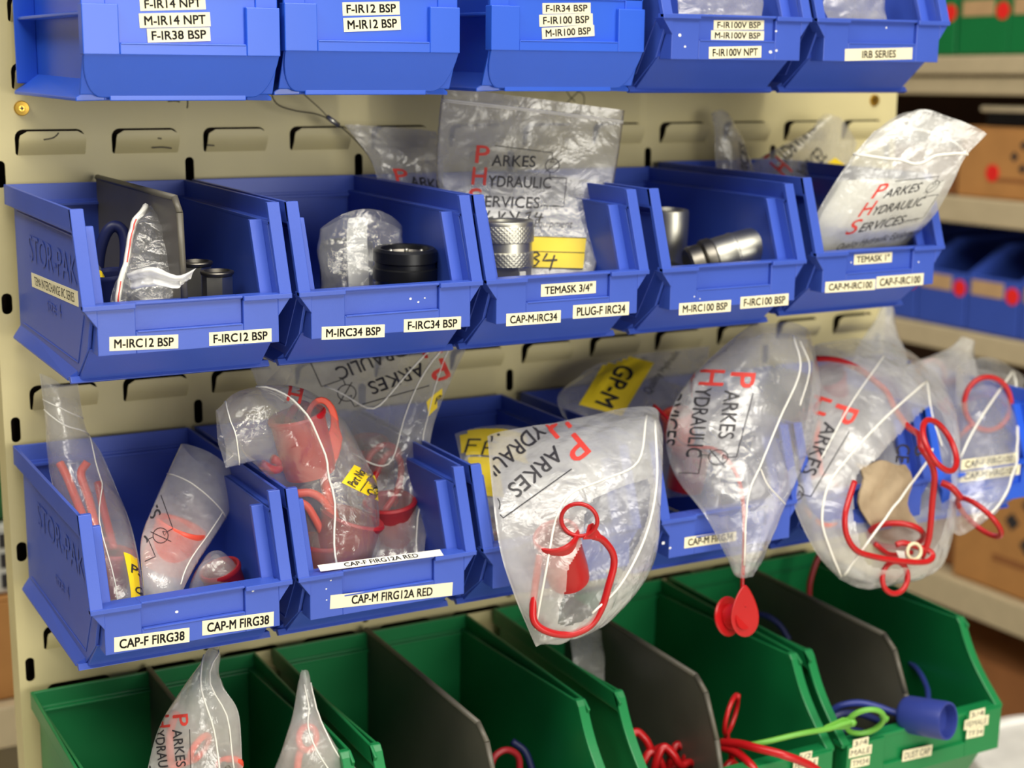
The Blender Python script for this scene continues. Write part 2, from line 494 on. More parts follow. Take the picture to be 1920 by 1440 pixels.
def bin_a_meshes(mt):
    hw = BW / 2
    mb = MB()
    T = .0024
    for s in (-1, 1):
        X = lambda a, b: (min(s * a, s * b), max(s * a, s * b))
        # side wall below the rim step
        a, b = X(hw - .0065 - T, hw - .0065)
        mb.prism([(0, .004), (-BDB, .004), (-.219, .027), (-BD + .005, BHL - .002), (-BD1 + .002, BH - .013), (0, BH - .013)], a, b)
        # rim band + ledge
        a, b = X(hw - .0025, hw); mb.prism([(0, BH - .014), (-BD1 - .0035, BH - .014), (-BD1, BH), (0, BH)], a, b)
        a, b = X(hw - .0090, hw - .0001); mb.prism([(0, BH - .0155), (-BD1 - .004, BH - .0155), (-BD1 - .0035, BH - .013), (0, BH - .013)], a, b)
        # front edge flange, outward, down to the lip corner
        a, b = X(hw - .0090, hw); mb.prism([(-BD1, BH), (-BD1 + .004, BH), (-BD + .0045, BHL - .003), (-BD, BHL - .003)], a, b)
        # inner cheek
        a, b = X(hw - .0180, hw - .0088); mb.prism([(-BD1 + .012, BH - .013), (-BD1 + .016, BH - .013), (-BD + .0165, .050), (-BD + .0125, .050)], a, b)
        # foot rail flaring outward
        a = hw - .009; b = hw - .0005
        mb.add([(s * a, 0, .014), (s * a, -BDB - .002, .010), (s * b, -BDB + .006, .0015), (s * b, 0, .0015),
                (s * a, 0, .010), (s * a, -BDB - .002, .0), (s * b, -BDB + .006, .0), (s * b, 0, .0)],
               [(0, 1, 2, 3), (4, 7, 6, 5), (0, 4, 5, 1), (1, 5, 6, 2), (2, 6, 7, 3), (3, 7, 4, 0)])
        # raised border on the outer face
        a, b = X(hw - .0066, hw - .0058)
        q = [(-.012, .014), (-BDB - .004, .014), (-BD + .020, BHL - .004), (-BD1 - .002, BH - .020), (-.012, BH - .020)]
        for i in range(len(q) - 1):
            p0, p1 = np.array(q[i]), np.array(q[i + 1]); d = p1 - p0; nn = np.array([-d[1], d[0]]) / np.linalg.norm(d) * .0006
            if i != 2: mb.prism([tuple(p0 - nn), tuple(p1 - nn), tuple(p1 + nn), tuple(p0 + nn)], a, b)
        # gusset under lip ends
        a, b = X(hw - .0100, hw - .0005)
        mb.add([(s * (hw - .010), -BD + .002, BHL - .003), (s * (hw - .0005), -BD + .002, BHL - .003), (s * (hw - .010), -BD + .002, BHL - .016),
                (s * (hw - .010), -BD + .014, BHL - .003), (s * (hw - .0005), -BD + .014, BHL - .003), (s * (hw - .010), -BD + .014, BHL - .016)],
               [(0, 1, 2), (3, 5, 4), (0, 2, 5, 3), (0, 3, 4, 1), (1, 4, 5, 2)])
    # back wall with stepped rim
    mb.box(-hw + .007, hw - .007, -.0024, 0, .002, BH - .013)
    mb.box(-hw, hw, -.0012, .0022, BH - .0155, BH)
    mb.box(-hw + .007, hw - .007, -.0055, -.001, BH - .0175, BH - .0150)
    # base and sloped lower front
    mb.box(-hw + .007, hw - .007, -BDB, -.001, .0, .0028)
    mb.prism([(-BDB, 0), (-.2215, .028), (-.2185, .028), (-BDB + .004, .001)], -hw + .0075, hw - .0075)
    mb.prism([(-BDB + .0, -.0015), (-BDB - .004, .0), (-BDB - .001, .004), (-BDB + .006, .003)], -hw + .001, hw - .001)
    me1 = mb
    # label holder: front panel with recess
    hb = MB()
    pw = hw - .0095
    ra, rb = -.0375, .0375
    zb = .0255
    yF = -BD + .0025
    hb.box(-pw, ra, yF, yF + .016, zb, BHL - .001)
    hb.box(rb, pw, yF, yF + .016, zb, BHL - .001)
    hb.box(ra, rb, yF, yF + .016, zb, .0405)
    hb.box(ra, rb, yF + .0032, yF + .016, .0405, BHL - .001)
    hb.box(ra + .001, rb - .001, yF - .0006, yF + .003, .0396, .0409)
    # lip
    hb.box(-hw, ra, -BD, -BD + .0085, BHL - .0036, BHL)
    hb.box(rb, hw, -BD, -BD + .0085, BHL - .0036, BHL)
    hb.box(ra, rb, -BD + .0032, -BD + .0085, BHL - .0022, BHL)
    hb.box(ra, rb, -BD + .0022, -BD + .0035, BHL - .0016, BHL + .0002)
    return me1, hb


_bin_proto = {}


def make_bin(kind, x_left, z, label, tilt=.0145, yb=-.0105, mt=BLUE, group=None):
    loc = (x_left + BW / 2, yb, z)
    t = thing('hanging_bin', label, 'bin', loc, (tilt, 0, 0), group)
    if mt.name not in _bin_proto:
        a, b = bin_a_meshes(mt)
        s = a.build('shell', mt, t, bevel=.0007); h = b.build('label_holder', mt, t, bevel=.0005)
        _bin_proto[mt.name] = (s, h)
    else:
        for o in _bin_proto[mt.name]: place_copy(o, t)
    bpy.context.view_layer.update()
    return t


def front_plane(t, dy=-BD + .0025, z=.03):
    mw = t.matrix_world
    return np.array(mw @ Vector((0, dy, z))), np.array(mw.to_3x3() @ Vector((0, -1, 0)))


def tapes(t, items, dy=-BD + .0025):
    P0, n = front_plane(t, dy)
    for it in items:
        rec = it[6] if len(it) > 6 else 0
        P = P0 - n * (.0032 if rec else 0)
        tape(t, it[0], it[1], it[2], it[3], it[4], it[5], pt=P, nrm=n, text_px=(it[7] if len(it) > 7 else None))


R2Z, R3Z = -.1472 - .0005, -.3556 - .0005
r2 = [.0604, .2110, .3595, .5176, .6733]
r3 = [.0555, .2055, .3570, .5225, .6740, .8265]
row2 = [
    make_bin('a', r2[0], R2Z, 'blue bin in middle row labelled M-IRC12 BSP and F-IRC12 BSP, with a grey divider'),
    make_bin('a', r2[1], R2Z, 'blue bin in middle row labelled M-IRC34 BSP, holding black couplings'),
    make_bin('a', r2[2], R2Z, 'blue bin labelled TEMASK 3/4 with a knurled steel coupling'),
    make_bin('a', r2[3], R2Z, 'blue bin labelled M-IRC100 BSP and F-IRC100 BSP with loose steel couplings'),
    make_bin('a', r2[4], R2Z + .0045, 'blue bin labelled TEMASK 1 at right end of middle row'),
]
row3 = [
    make_bin('a', r3[0], R3Z, 'blue bin labelled CAP-F FIRG38 at left end of lowest blue row'),
    make_bin('a', r3[1], R3Z, 'blue bin labelled CAP-M FIRG12A RED with a label on its lip'),
    make_bin('a', r3[2], R3Z, 'blue bin mostly hidden behind the large bag holding one red cap'),
    make_bin('a', r3[3], R3Z, 'blue bin labelled CAP-M FIRG34 behind the bag with the dangling red cap'),
    make_bin('a', r3[4], R3Z, 'blue bin almost wholly hidden behind the big bag of red loops'),
    make_bin('a', r3[5], R3Z, 'bright blue bin with two labels at right end of lowest blue row', mt=BLUE_NEW),
]
tapes(row2[0], [('M-IRC12 BSP', 205, 645, 334, 640, 26), ('F-IRC12 BSP', 392, 636, 509, 628, 25)])
tapes(row2[1], [('M-IRC34 BSP', 603, 625, 721, 620, 24), ('F-IRC34 BSP', 757, 611, 864, 605, 24)])
tapes(row2[2], [('TEMASK 3/4"', 1014, 545, 1117, 538, 23, 1), ('CAP-M-IRC34', 949, 600, 1051, 593, 23), ('PLUG-F IRC34', 1074, 585, 1179, 578, 25)])
tapes(row2[3], [('M-IRC100 BSP', 1273, 580, 1370, 573, 22), ('F-IRC100 BSP', 1388, 568, 1478, 561, 22)])
tapes(row2[4], [('TEMASK 1"', 1601, 487, 1672, 482, 19, 1), ('CAP-M-IRC100', 1547, 539, 1641, 533, 20), ('CAP-F-IRC100', 1643, 530, 1731, 523, 22)])
tapes(row3[0], [('CAP-F FIRG38', 214, 1209, 355, 1190, 27), ('CAP-M FIRG38', 379, 1178, 513, 1160, 27)])
tapes(row3[1], [('CAP-M FIRG12A RED', 619, 1129, 848, 1104, 25, 0, .66)])
tapes(row3[3], [('CAP-M FIRG34', 1283, 1018, 1380, 1004, 20)])
tapes(row3[5], [('CAP-F FIRG100', 1802, 872, 1905, 858, 19), ('CAP-M FIRG100', 1800, 895, 1912, 880, 19)])
# label lying on the lip of the second bin in the lowest blue row
mw = row3[1].matrix_world
tape(row3[1], 'CAP-F FIRG12A RED', 598, 1066, 828, 1036, 12, pt=np.array(mw @ Vector((0, -BD, BHL + .0003))), nrm=np.array(mw.to_3x3() @ Vector((0, -.35, 1))), mt=WTAPE, text_px=.6)
# side label and embossed words on the end bins
for b, words in ((row2[0], 1), (row3[0], 1)):
    mw = b.matrix_world
    px = b.location.x - BW / 2 + .0065
    if b is row2[0]:
        tape(b, 'TEMA INTERCHANGE IRC SERIES', 60, 524, 147, 561, 27, pt=np.array((px, 0, 0)), nrm=np.array((-1, 0, 0)), bold=None)
    for body, yc, zc, w_, h_ in (('STOR-PAK', -.125, .078, .150, .020), ('size 4', -.125, .043, .045, .011)):
        v, f = fit_text(body, w_, h_, None)
        e = MB()
        x = -BW / 2 + .0064
        n = len(v)
        # left outer face: letters run from the back to the front edge
        e.add([(x, yc - p[0], zc + p[1]) for p in v] + [(x - .0005, yc - p[0], zc + p[1]) for p in v], [tuple(i + n for i in q) for q in f])
        o = e.build('embossed_lettering', BLUE, b)
# grey divider in the first bin
def divider(x, prof, label, group=None, th=.0028, mt=GREY):
    t = thing('bin_divider', label, 'divider', (x, prof[0][0], prof[0][1]), group=group)
    mb = MB(); mb.prism(prof, x - th / 2, x + th / 2)
    mb.build('plate', mt, t, (x, prof[0][0], prof[0][1]), bevel=.0006)
    # thickened bead around top and front edges
    mb = MB()
    top = prof[2:]
    for i in range(len(top) - 1):
        p0, p1 = np.array(top[i]), np.array(top[i + 1])
        mb.tube([(x, p0[0], p0[1]), (x, p1[0], p1[1])], .0024, 8, smooth=1)
    mb.build('edge_bead', mt, t, (x, prof[0][0], prof[0][1]), smooth=True)
    return t


divider(.133, [(-.010, -.144), (-.195, -.146), (-.236, -.094), (-.232, -.034), (-.222, -.0245), (-.012, -.0225)], 'grey plastic divider standing in the leftmost bin of the middle row')

# ------------------------------------------------------------------ top row
CW, CD = .1350, .220


def bin_c_meshes():
    hw = CW / 2
    s = MB(); T = .0024
    for g in (-1, 1):
        X = lambda a, b: (min(g * a, g * b), max(g * a, g * b))
        a, b = X(hw - .0165 - T, hw - .0165); s.prism([(0, .002), (-CD + .022, .002), (-CD + .006, .03), (-CD + .006, .075), (-CD + .03, .125), (0, .125)], a, b)
        # front and rear ribs, cross rib
        a, b = X(hw - .0165, hw - .0005)
        curve = [(hw - .0005 - .0005, .0305)]
        s.prism([(-CD + .016, .004), (-CD + .019, .004), (-CD + .006, .03), (-CD + .006, .075), (-CD + .027, .124), (-CD + .024, .124), (-CD + .003, .076), (-CD + .003, .032)], a, b)
        s.prism([(-.006, .008), (-.003, .008), (-.003, .124), (-.006, .124)], a, b)
        a, b = X(hw - .0165, hw - .003); s.box(a, b, -CD + .004, -.004, .0555, .0580)
        a, b = X(hw - .0165, hw); s.box(a, b, -CD + .028, 0, .122, .125)
        # base flange, sloping outwards
        a = hw - .018; b = hw + .001
        s.add([(g * a, 0, .016), (g * a, -CD + .020, .014), (g * b, -CD + .022, .002), (g * b, 0, .002),
               (g * a, 0, .0), (g * a, -CD + .020, .0), (g * b, -CD + .022, -.0005), (g * b, 0, -.0005)],
              [(0, 1, 2, 3), (4, 7, 6, 5), (0, 4, 5, 1), (1, 5, 6, 2), (2, 6, 7, 3), (3, 7, 4, 0)])
    s.box(-hw + .0165, hw - .0165, -.0024, 0, .002, .125)
    s.box(-hw + .017, hw - .017, -CD + .022, -.001, 0, .0026)
    s.box(-hw, hw, -.001, .0018, .115, .125)
    # lower front with curved shoulders: outline in x,z pushed along the slope
    prof = []
    for k in range(9):
        a = k / 8 * PI / 2
        prof.append((hw - .0005 - .0145 * (1 - math.cos(a)) ** 1.0 * 1.0 - 0.000, .0305 - .0285 * math.sin(a)))
    n = len(prof)
    out = [(p[0], p[1]) for p in prof] + [(-p[0], p[1]) for p in reversed(prof)]
    yy = lambda z: -CD + .0005 + (.0305 - z) * .55
    vs = [(p[0], yy(p[1]), p[1]) for p in out] + [(p[0], yy(p[1]) + .003, p[1]) for p in out]
    m_ = len(out)
    s.add(vs, [tuple(range(m_)), tuple(range(2 * m_ - 1, m_ - 1, -1))] + [(i, (i + 1) % m_, (i + 1) % m_ + m_, i + m_) for i in range(m_)])
    s.box(-hw + .020, hw - .020, -CD + .0155, -CD + .0175, -.0002, .005)
    # front label holder
    h = MB()
    yF = -CD
    h.box(-hw, -.0435, yF, yF + .010, .0300, .0625)
    h.box(.0435, hw, yF, yF + .010, .0300, .0625)
    h.box(-.0435, .0435, yF, yF + .010, .0300, .0375)
    h.box(-.0430, .0430, yF - .0005, yF + .003, .0366, .0378)
    h.box(-hw + .002, hw - .002, yF + .0042, yF + .010, .0370, .0720)
    h.box(-hw + .0, hw - .0, yF + .0030, yF + .0115, .0685, .0720)
    return s, h


C_Z = [.0432, .0470, .0495]
cx_left = [.0735, .2120, .3730]
row1 = []
labs = ['bright blue bin labelled F-IR14 NPT at left end of top row', 'bright blue top row bin labelled F-IR12 BSP and M-IR12 BSP', 'bright blue top row bin labelled F-IR34 BSP, F-IR100 BSP, M-IR100 BSP']
for i in range(3):
    t = thing('hanging_bin', labs[i], 'bin', (cx_left[i] + CW / 2, -.0105, C_Z[i]), (.012, 0, .0))
    if i == 0:
        a, b = bin_c_meshes()
        protoC = (a.build('shell', BLUE_NEW, t, bevel=.0007), b.build('label_holder', BLUE_NEW, t, bevel=.0006))
    else:
        for o in protoC: place_copy(o, t)
    bpy.context.view_layer.update()
    row1.append(t)


def tapesC(t, items):
    mw = t.matrix_world; n = np.array(mw.to_3x3() @ Vector((0, -1, 0)))
    P = np.array(mw @ Vector((0, -CD + .0042, .05)))
    for k, it in enumerate(items):
        tape(t, *it, pt=P + n * .0002 * k, nrm=n)


tapesC(row1[0], [('F-IR14 NPT', 262, 8, 385, 5, 25), ('M-IR14 NPT', 261, 39, 394, 36, 27), ('F-IR38 BSP', 276, 67, 394, 64, 26)])
tapesC(row1[1], [('F-IR12 BSP', 642, 17, 749, 15, 25), ('M-IR12 BSP', 644, 47, 751, 43, 26)])
tapesC(row1[2], [('F-IR34 BSP', 1017, 16, 1107, 15, 20), ('F-IR100 BSP', 1011, 39, 1111, 36, 22), ('M-IR100 BSP', 1016, 63, 1114, 57, 21)])
R1Z = .0495
t = make_bin('a', .5130, R1Z, 'blue top row bin labelled F-IR100V BSP with scuffed front'); row1.append(t)
tapes(t, [('F-IR100V BSP', 1338, 47, 1432, 47, 18, 1), ('M-IR100V BSP', 1333, 66, 1432, 67, 18, 1), ('F-IR100V NPT', 1329, 99, 1427, 97, 22)])
t = make_bin('a', .6640, R1Z, 'blue bin labelled IRB SERIES at right end of top row'); row1.append(t)
tapes(t, [('IRB SERIES', 1584, 103, 1710, 100, 22, 0, .5)])

# ------------------------------------------------------------------ green bins
GW, GD = .1950, .276
GH = .165


def bin_g_meshes():
    hw = GW / 2; T = .0026
    s = MB()
    cur = []
    for k in range(15):                      # curved front edge of the sides
        q = k / 14
        y = -.2190 - .0550 * q + .007 * math.sin(q * PI)
        z = (GH - .004) - (.064) * q
        cur.append((y, z))
    top = [(-.2150, GH)] + cur
    for g in (-1, 1):
        X = lambda a, b: (min(g * a, g * b), max(g * a, g * b))
        a, b = X(hw - .0060 - T, hw - .0060)
        s.prism([(0, GH - .013), (0, .003), (-.232, .003), (-.258, .055)] + [(p[0] + .004, p[1] - .001) for p in reversed(top)], a, b)
        a, b = X(hw - .0026, hw); s.prism([(0, GH), (0, GH - .014), (-.2200, GH - .014), (-.2240, GH - .006), (-.2150, GH)], a, b)
        a, b = X(hw - .0085, hw - .0001); s.prism([(0, GH - .0155), (-.222, GH - .0155), (-.222, GH - .013), (0, GH - .013)], a, b)
        a, b = X(hw - .0090, hw)
        s.prism(top + [(p[0] + .0045, p[1]) for p in reversed(top)], a, b)
    s.box(-hw + .006, hw - .006, -.0026, 0, .002, GH - .013)
    s.box(-hw, hw, -.0012, .0022, GH - .0155, GH)
    s.box(-hw + .007, hw - .007, -.0055, -.001, GH - .0175, GH - .0150)
    s.box(-hw + .006, hw - .006, -.235, -.001, 0, .003)
    s.prism([(-.235, 0), (-.263, .055), (-.260, .055), (-.231, .001)], -hw + .0075, hw - .0075)
    h = MB()
    zl = GH - .068
    pw = hw - .004
    h.box(-pw, -.050, -GD, -GD + .016, zl - .042, zl)
    h.box(.050, pw, -GD, -GD + .016, zl - .042, zl)
    h.box(-.050, .050, -GD, -GD + .016, zl - .042, zl - .027)
    h.box(-.050, .050, -GD + .0034, -GD + .016, zl - .030, zl)
    h.box(-hw, hw, -GD + .003, -GD + .016, zl - .003, zl + .0015)
    return s, h


GZ = -.4435 - GH
gx = [.0570, .2680, .4915, .6950]
row4 = []
glabs = ['green bin at left end of the bottom row, with two bags and a grey divider', 'green bin second from left in bottom row, dark and nearly empty', 'green bin holding a coil of red straps beside a grey divider', 'green bin labelled DUST CAP at right end of bottom row']
for i in range(4):
    t = thing('hanging_bin', glabs[i], 'bin', (gx[i] + GW / 2, -.0105, GZ), (.030, 0, 0))
    if i == 0:
        a, b = bin_g_meshes()
        protoG = (a.build('shell', GREEN, t, bevel=.0008), b.build('label_holder', GREEN, t, bevel=.0008))
    else:
        for o in protoG: place_copy(o, t)
    bpy.context.view_layer.update()
    # keep back tops level: hang from the panel
    row4.append(t)
for i, xd in enumerate((.157, .3600, .5720, .7850)):
    nm = ['leftmost', 'second', 'third', 'rightmost']
    divider(xd, [(-.012, -.604), (-.255, -.608), (-.282, -.545), (-.2675, -.495), (-.2500, -.4590), (-.2350, -.4485), (-.012, -.4425)],
            ['dark grey divider standing beside the bags in the leftmost green bin', 'grey divider in the second green bin from the left', 'grey divider beside the coiled red straps in a green bin', 'grey divider with pale front edge in the DUST CAP bin'][i], th=.003)


def gtape(t, items):
    mw = t.matrix_world
    P = np.array(mw @ Vector((0, -GD, GH - .09))); n = np.array(mw.to_3x3() @ Vector((0, -1, 0)))
    for k, it in enumerate(items): tape(t, *it, pt=P + n * .0001 * k, nrm=n, squash=.6, bold=None)


gtape(row4[3], [('3/4', 1599, 1396, 1628, 1389, 16), ('MALE', 1592, 1413, 1634, 1404, 17), ('TM34', 1595, 1433, 1630, 1425, 17), ('DUST CAP', 1692, 1418, 1747, 1406, 20),
                ('3/4', 1818, 1342, 1846, 1335, 16), ('FEMALE', 1808, 1360, 1853, 1349, 18), ('TF34', 1812, 1377, 1844, 1370, 17)])
gtape(row4[2], [('1/2', 1499, 1420, 1522, 1415, 15), ('FEMALE', 1487, 1437, 1533, 1428, 17), ('TF12', 1492, 1454, 1526, 1447, 17)])

# ------------------------------------------------------------------ plastic bags
RNG = np.random.RandomState(7)


def resample(rows, nv, nu):
    rows = [[np.array(p, float) for p in r] for r in rows]
    k = max(len(r) for r in rows)
    G = []
    for r in rows:
        c = np.array(catmull(r, 24)); t = np.linspace(0, len(c) - 1, nu + 1)
        i = np.minimum(t.astype(int), len(c) - 2); fr = (t - i)[:, None]
        G.append(c[i] * (1 - fr) + c[i + 1] * fr)
    G = np.array(G)
    out = np.zeros((nv + 1, nu + 1, 3))
    for j in range(nu + 1):
        c = np.array(catmull(list(G[:, j]), 24)); t = np.linspace(0, len(c) - 1, nv + 1)
        i = np.minimum(t.astype(int), len(c) - 2); fr = (t - i)[:, None]
        out[:, j] = c[i] * (1 - fr) + c[i + 1] * fr
    return out


class Bag:
    """Two film sheets sealed down both sides and along the bottom; rows run from mouth to bottom in (photo x, photo y, depth)."""

    def __init__(s, rows, bulge=.012, mouth=.4, label='', film=None, crumple=.0025, cells=26, nv=84, nu=60, wm=.15, hm=None, name='zip_bag', cat='bag', seed=1, group=None, cut=None, foot=0.0):
        C = resample([[at(*p) for p in r] for r in rows], nv, nu)
        du = np.gradient(C, axis=1); dv = np.gradient(C, axis=0)
        n = np.cross(du, dv); n /= np.linalg.norm(n, axis=2, keepdims=True) + 1e-9
        view = C - CAM_POS
        sg = np.sign(-(n * view).sum(2)); tot = 1 if sg.sum() >= 0 else -1
        n = n * tot
        # soften normals
        for _ in range(6):
            m_ = n.copy(); m_[1:-1] = (n[2:] + n[:-2] + 2 * n[1:-1]) / 4; m_[:, 1:-1] = (m_[:, 2:] + m_[:, :-2] + 2 * m_[:, 1:-1]) / 4
            n = m_ / (np.linalg.norm(m_, axis=2, keepdims=True) + 1e-9)
        U, V = np.meshgrid(np.linspace(0, 1, nu + 1), np.linspace(0, 1, nv + 1))
        s.wm = wm
        wid = np.linalg.norm(np.diff(C, axis=1), axis=2).sum(1).mean(); hei = np.linalg.norm(np.diff(C, axis=0), axis=2).sum(0).mean()
        s.W, s.H = wid, hei
        rs = np.random.RandomState(seed)
        prof = np.sin(PI * U) ** .65 * np.where(V < .35, mouth + (1 - mouth) * np.sin(np.clip(V / .35, 0, 1) * PI / 2), np.clip((1 - V) / .35, foot, 1) ** .6 + 0 * V)

        def crump(k):
            P = rs.rand(k, 2) * [wid, hei]
            X = np.stack([U * wid, V * hei], -1)[:, :, None, :] - P
            X = X + rs.randn(1, 1, 1, 2) * 0
            an = rs.rand() * PI; st = np.array([math.cos(an), math.sin(an)])
            X = X + .45 * (X @ st)[..., None] * st
            d = np.sort(np.linalg.norm(X, axis=-1), axis=-1)
            f = (d[..., 1] - d[..., 0]); f = np.minimum(f / (math.sqrt(wid * hei / k) + 1e-9), 1)
            ph = rs.rand(6, 3)
            w = sum(np.sin((U * wid * math.cos(a[0] * 6.28) + V * hei * math.sin(a[0] * 6.28)) * (60 + 190 * a[1]) + a[2] * 6.28) for a in ph) / 6
            return f * .7 + w * .6
        edge = np.minimum(1, np.sin(PI * U) * 3)
        ef = np.minimum(1, edge + (V < .12) * .5)
        f = prof * bulge + crumple * crump(cells) * ef
        b = prof * bulge * .8 - crumple * crump(cells) * ef
        b = np.maximum(b, -f + .0006)
        seam = (U < .001) | (U > .999) | ((V > .999) & (foot == 0))
        # ragged seam: a slow wander of both sheets together
        wob = crumple * .8 * np.sin(V * 9 + seed) * (1 - np.abs(2 * U - 1) * .2)
        C = C + n * wob[..., None]
        s.F = C + n * np.where(seam, 0, f)[..., None]
        s.B = C - n * np.where(seam, 0, b)[..., None]
        s.n = n; s.nu, s.nv = nu, nv
        lo = np.concatenate([s.F.reshape(-1, 3), s.B.reshape(-1, 3)])
        s.o = tuple(np.array([lo[:, 0].mean(), lo[:, 1].mean(), lo[:, 2].min()]))
        s.t = thing(name, label, cat, s.o, group=group)
        mb = MB()
        idx = lambda j, i: j * (nu + 1) + i
        fr = [(idx(j, i), idx(j, i + 1), idx(j + 1, i + 1), idx(j + 1, i)) for j in range(nv) for i in range(nu)]
        ff = fr
        s.nu, s.nv = nu, nv
        if cut:
            if cut[0][0] > 2: cut = [tuple(p) for p in s.uv(catmull([np.array(p, float) for p in cut], 5, True))]
            def inside(u, v):
                c = False
                for (x1, y1), (x2, y2) in zip(cut, cut[1:] + cut[:1]):
                    if (y1 > v) != (y2 > v) and u < (x2 - x1) * (v - y1) / (y2 - y1) + x1: c = not c
                return c
            ff = [q for q in fr if not inside((q[0] % (nu + 1) + .5) / nu, (q[0] // (nu + 1) + .5) / nv)]
        mb.add(s.F.reshape(-1, 3), ff)
        mb.add(s.B.reshape(-1, 3), [q[::-1] for q in fr])
        o = mb.build('film', film or FILM, s.t, s.o, smooth=True)
        bm = bmesh.new(); bm.from_mesh(o.data); bmesh.ops.remove_doubles(bm, verts=bm.verts, dist=.00002)
        bm.to_mesh(o.data); bm.free()
        s.film = o

    def pt(s, u, v, side='F', off=.0004):
        G = s.F if side == 'F' else s.B
        a = np.clip(v, 0, 1) * s.nv; b = np.clip(u, 0, 1) * s.nu
        j = min(int(a), s.nv - 1); i = min(int(b), s.nu - 1); y = a - j; x = b - i
        p = (G[j, i] * (1 - x) + G[j, i + 1] * x) * (1 - y) + (G[j + 1, i] * (1 - x) + G[j + 1, i + 1] * x) * y
        return p + s.n[j, i] * (off if side == 'F' else -off)

    def uv(s, P):
        d = (s.F - CAM_POS) @ ROT.T
        g = np.stack([960 + FPX * d[..., 0] / d[..., 2], 720 - FPX * d[..., 1] / d[..., 2]], -1)
        out = []
        for p in np.asarray(P, float):
            k = ((g - p) ** 2).sum(-1); j, i = np.unravel_index(k.argmin(), k.shape)
            j0, i0 = min(max(j, 1), s.nv - 1), min(max(i, 1), s.nu - 1)
            J = np.stack([(g[j0, i0 + 1] - g[j0, i0 - 1]) / 2, (g[j0 + 1, i0] - g[j0 - 1, i0]) / 2], 1)
            try: q = np.linalg.solve(J, p - g[j, i])
            except np.linalg.LinAlgError: q = np.zeros(2)
            lim = 6 if (j in (0, s.nv) or i in (0, s.nu)) else 1
            q = np.clip(q, -lim, lim)
            out.append(((i + q[0]) / s.nu, (j + q[1]) / s.nv))
        return np.array(out)

    def zpx(s, pts, w=.0016, mt=None, side='F'):
        c = np.array(catmull([np.array(p, float) for p in pts], 6))
        return s.zip([tuple(p) for p in np.clip(s.uv(c), 0, 1)], w=w, mt=mt, side=side)

    def zip(s, line=None, v=None, side='F', w=.0016, mt=None):
        if line is None: line = [(k / 24, v) for k in range(25)]
        elif len(line) < 20: line = [tuple(p) for p in catmull([np.array(p, float) for p in line], 6)]
        mb = MB(); mb.tube([s.pt(u, q, side, .0003) for u, q in line], w / 2, 6, smooth=1)
        o = mb.build('zip_seal', mt or ZIP, s.t, s.o, smooth=True)
        return o

    def ink(s, name, verts, faces, mt, parent=None, side='F', off=.0004, clip=True, label=None):
        """verts in uv"""
        ok = lambda p: .01 < p[0] < .99 and .005 < p[1] < .995
        keep = [f for f in faces if all(ok(verts[i]) for i in f)]
        if not keep: return None
        used = sorted({i for f in keep for i in f}); mp = {a: b for b, a in enumerate(used)}
        mb = MB(); mb.add([s.pt(verts[i][0], verts[i][1], side, off) for i in used], [tuple(mp[i] for i in f) for f in keep])
        o = mb.build(name, mt, parent or s.t, s.o)
        if label: o['label'] = label
        return o

    def xf(s, pts, u0, v0, rot, k):
        """logo units (k metres each, y down) to uv, turned by rot degrees about the logo origin"""
        if isinstance(u0, tuple):          # origin, 100 units along the line, 100 units down the page, as seen on the sheet
            o, x = np.array(u0, float), np.array(v0, float)
            ex = (x - o) / 100; ey = (np.array(rot, float) / 100) if isinstance(rot, tuple) else np.array([-ex[1], ex[0]])
            p = np.asarray(pts, float)
            return s.uv(o + p[:, :1] * ex + p[:, 1:2] * ey)
        c, q = math.cos(math.radians(rot)), math.sin(math.radians(rot))
        pts = np.asarray(pts, float) * k
        x = pts[:, 0] * c - pts[:, 1] * q; y = pts[:, 0] * q + pts[:, 1] * c
        return np.stack([u0 + x / s.W, v0 + y / s.H], 1)

    def text(s, items, u0, v0, rot=0, k=.00045, mt=INK_SOFT, name='printed_lettering', off=.0005, bold=True, side='F', parent=None):
        """items: (string, x, baseline y, cap height, shear, width or None)"""
        V, Fc = [], []
        for it in items:
            body, x, y, h, sh = it[:5]
            g, f = glyphs(body, 0, sh, .16)
            sc = h / .70
            g = g * sc
            if len(it) > 5 and it[5]: g[:, 0] *= it[5] / (g[:, 0].max() - g[:, 0].min())
            g = g * [1, -1] + [x, y]
            for d in (((.3, .3), (-.3, -.3)) if bold else ((0, 0),)):
                n = sum(len(a) for a in V)
                V.append(g + np.array(d) * h * .06); Fc += [tuple(i + n for i in t) for t in f]
        if not V: return
        uv = s.xf(np.concatenate(V), u0, v0, rot, k)
        return s.ink(name, uv, Fc, mt, off=off, side=side, parent=parent)

    def strokes(s, lines, u0, v0, rot=0, k=.00045, w=1.6, mt=INK_SOFT, name='printed_line', off=.0005, parent=None, side='F'):
        V, Fc = [], []
        for ln in lines:
            P = [np.array(p, float) for p in ln]
            Q = []
            for a, b in zip(P[:-1], P[1:]):
                m_ = max(1, int(np.linalg.norm(b - a) / 6))
                Q += [a + (b - a) * t / m_ for t in range(m_)]
            Q.append(P[-1])
            n = len(V)
            for i, p in enumerate(Q):
                d = Q[min(i + 1, len(Q) - 1)] - Q[max(i - 1, 0)]; d = d / (np.linalg.norm(d) + 1e-9); nn = np.array([-d[1], d[0]]) * w / 2
                V += [p + nn, p - nn]
            Fc += [(n + 2 * i, n + 2 * i + 1, n + 2 * i + 3, n + 2 * i + 2) for i in range(len(Q) - 1)]
        uv = s.xf(np.array(V), u0, v0, rot, k)
        return s.ink(name, uv, Fc, mt, off=off, parent=parent, side=side)

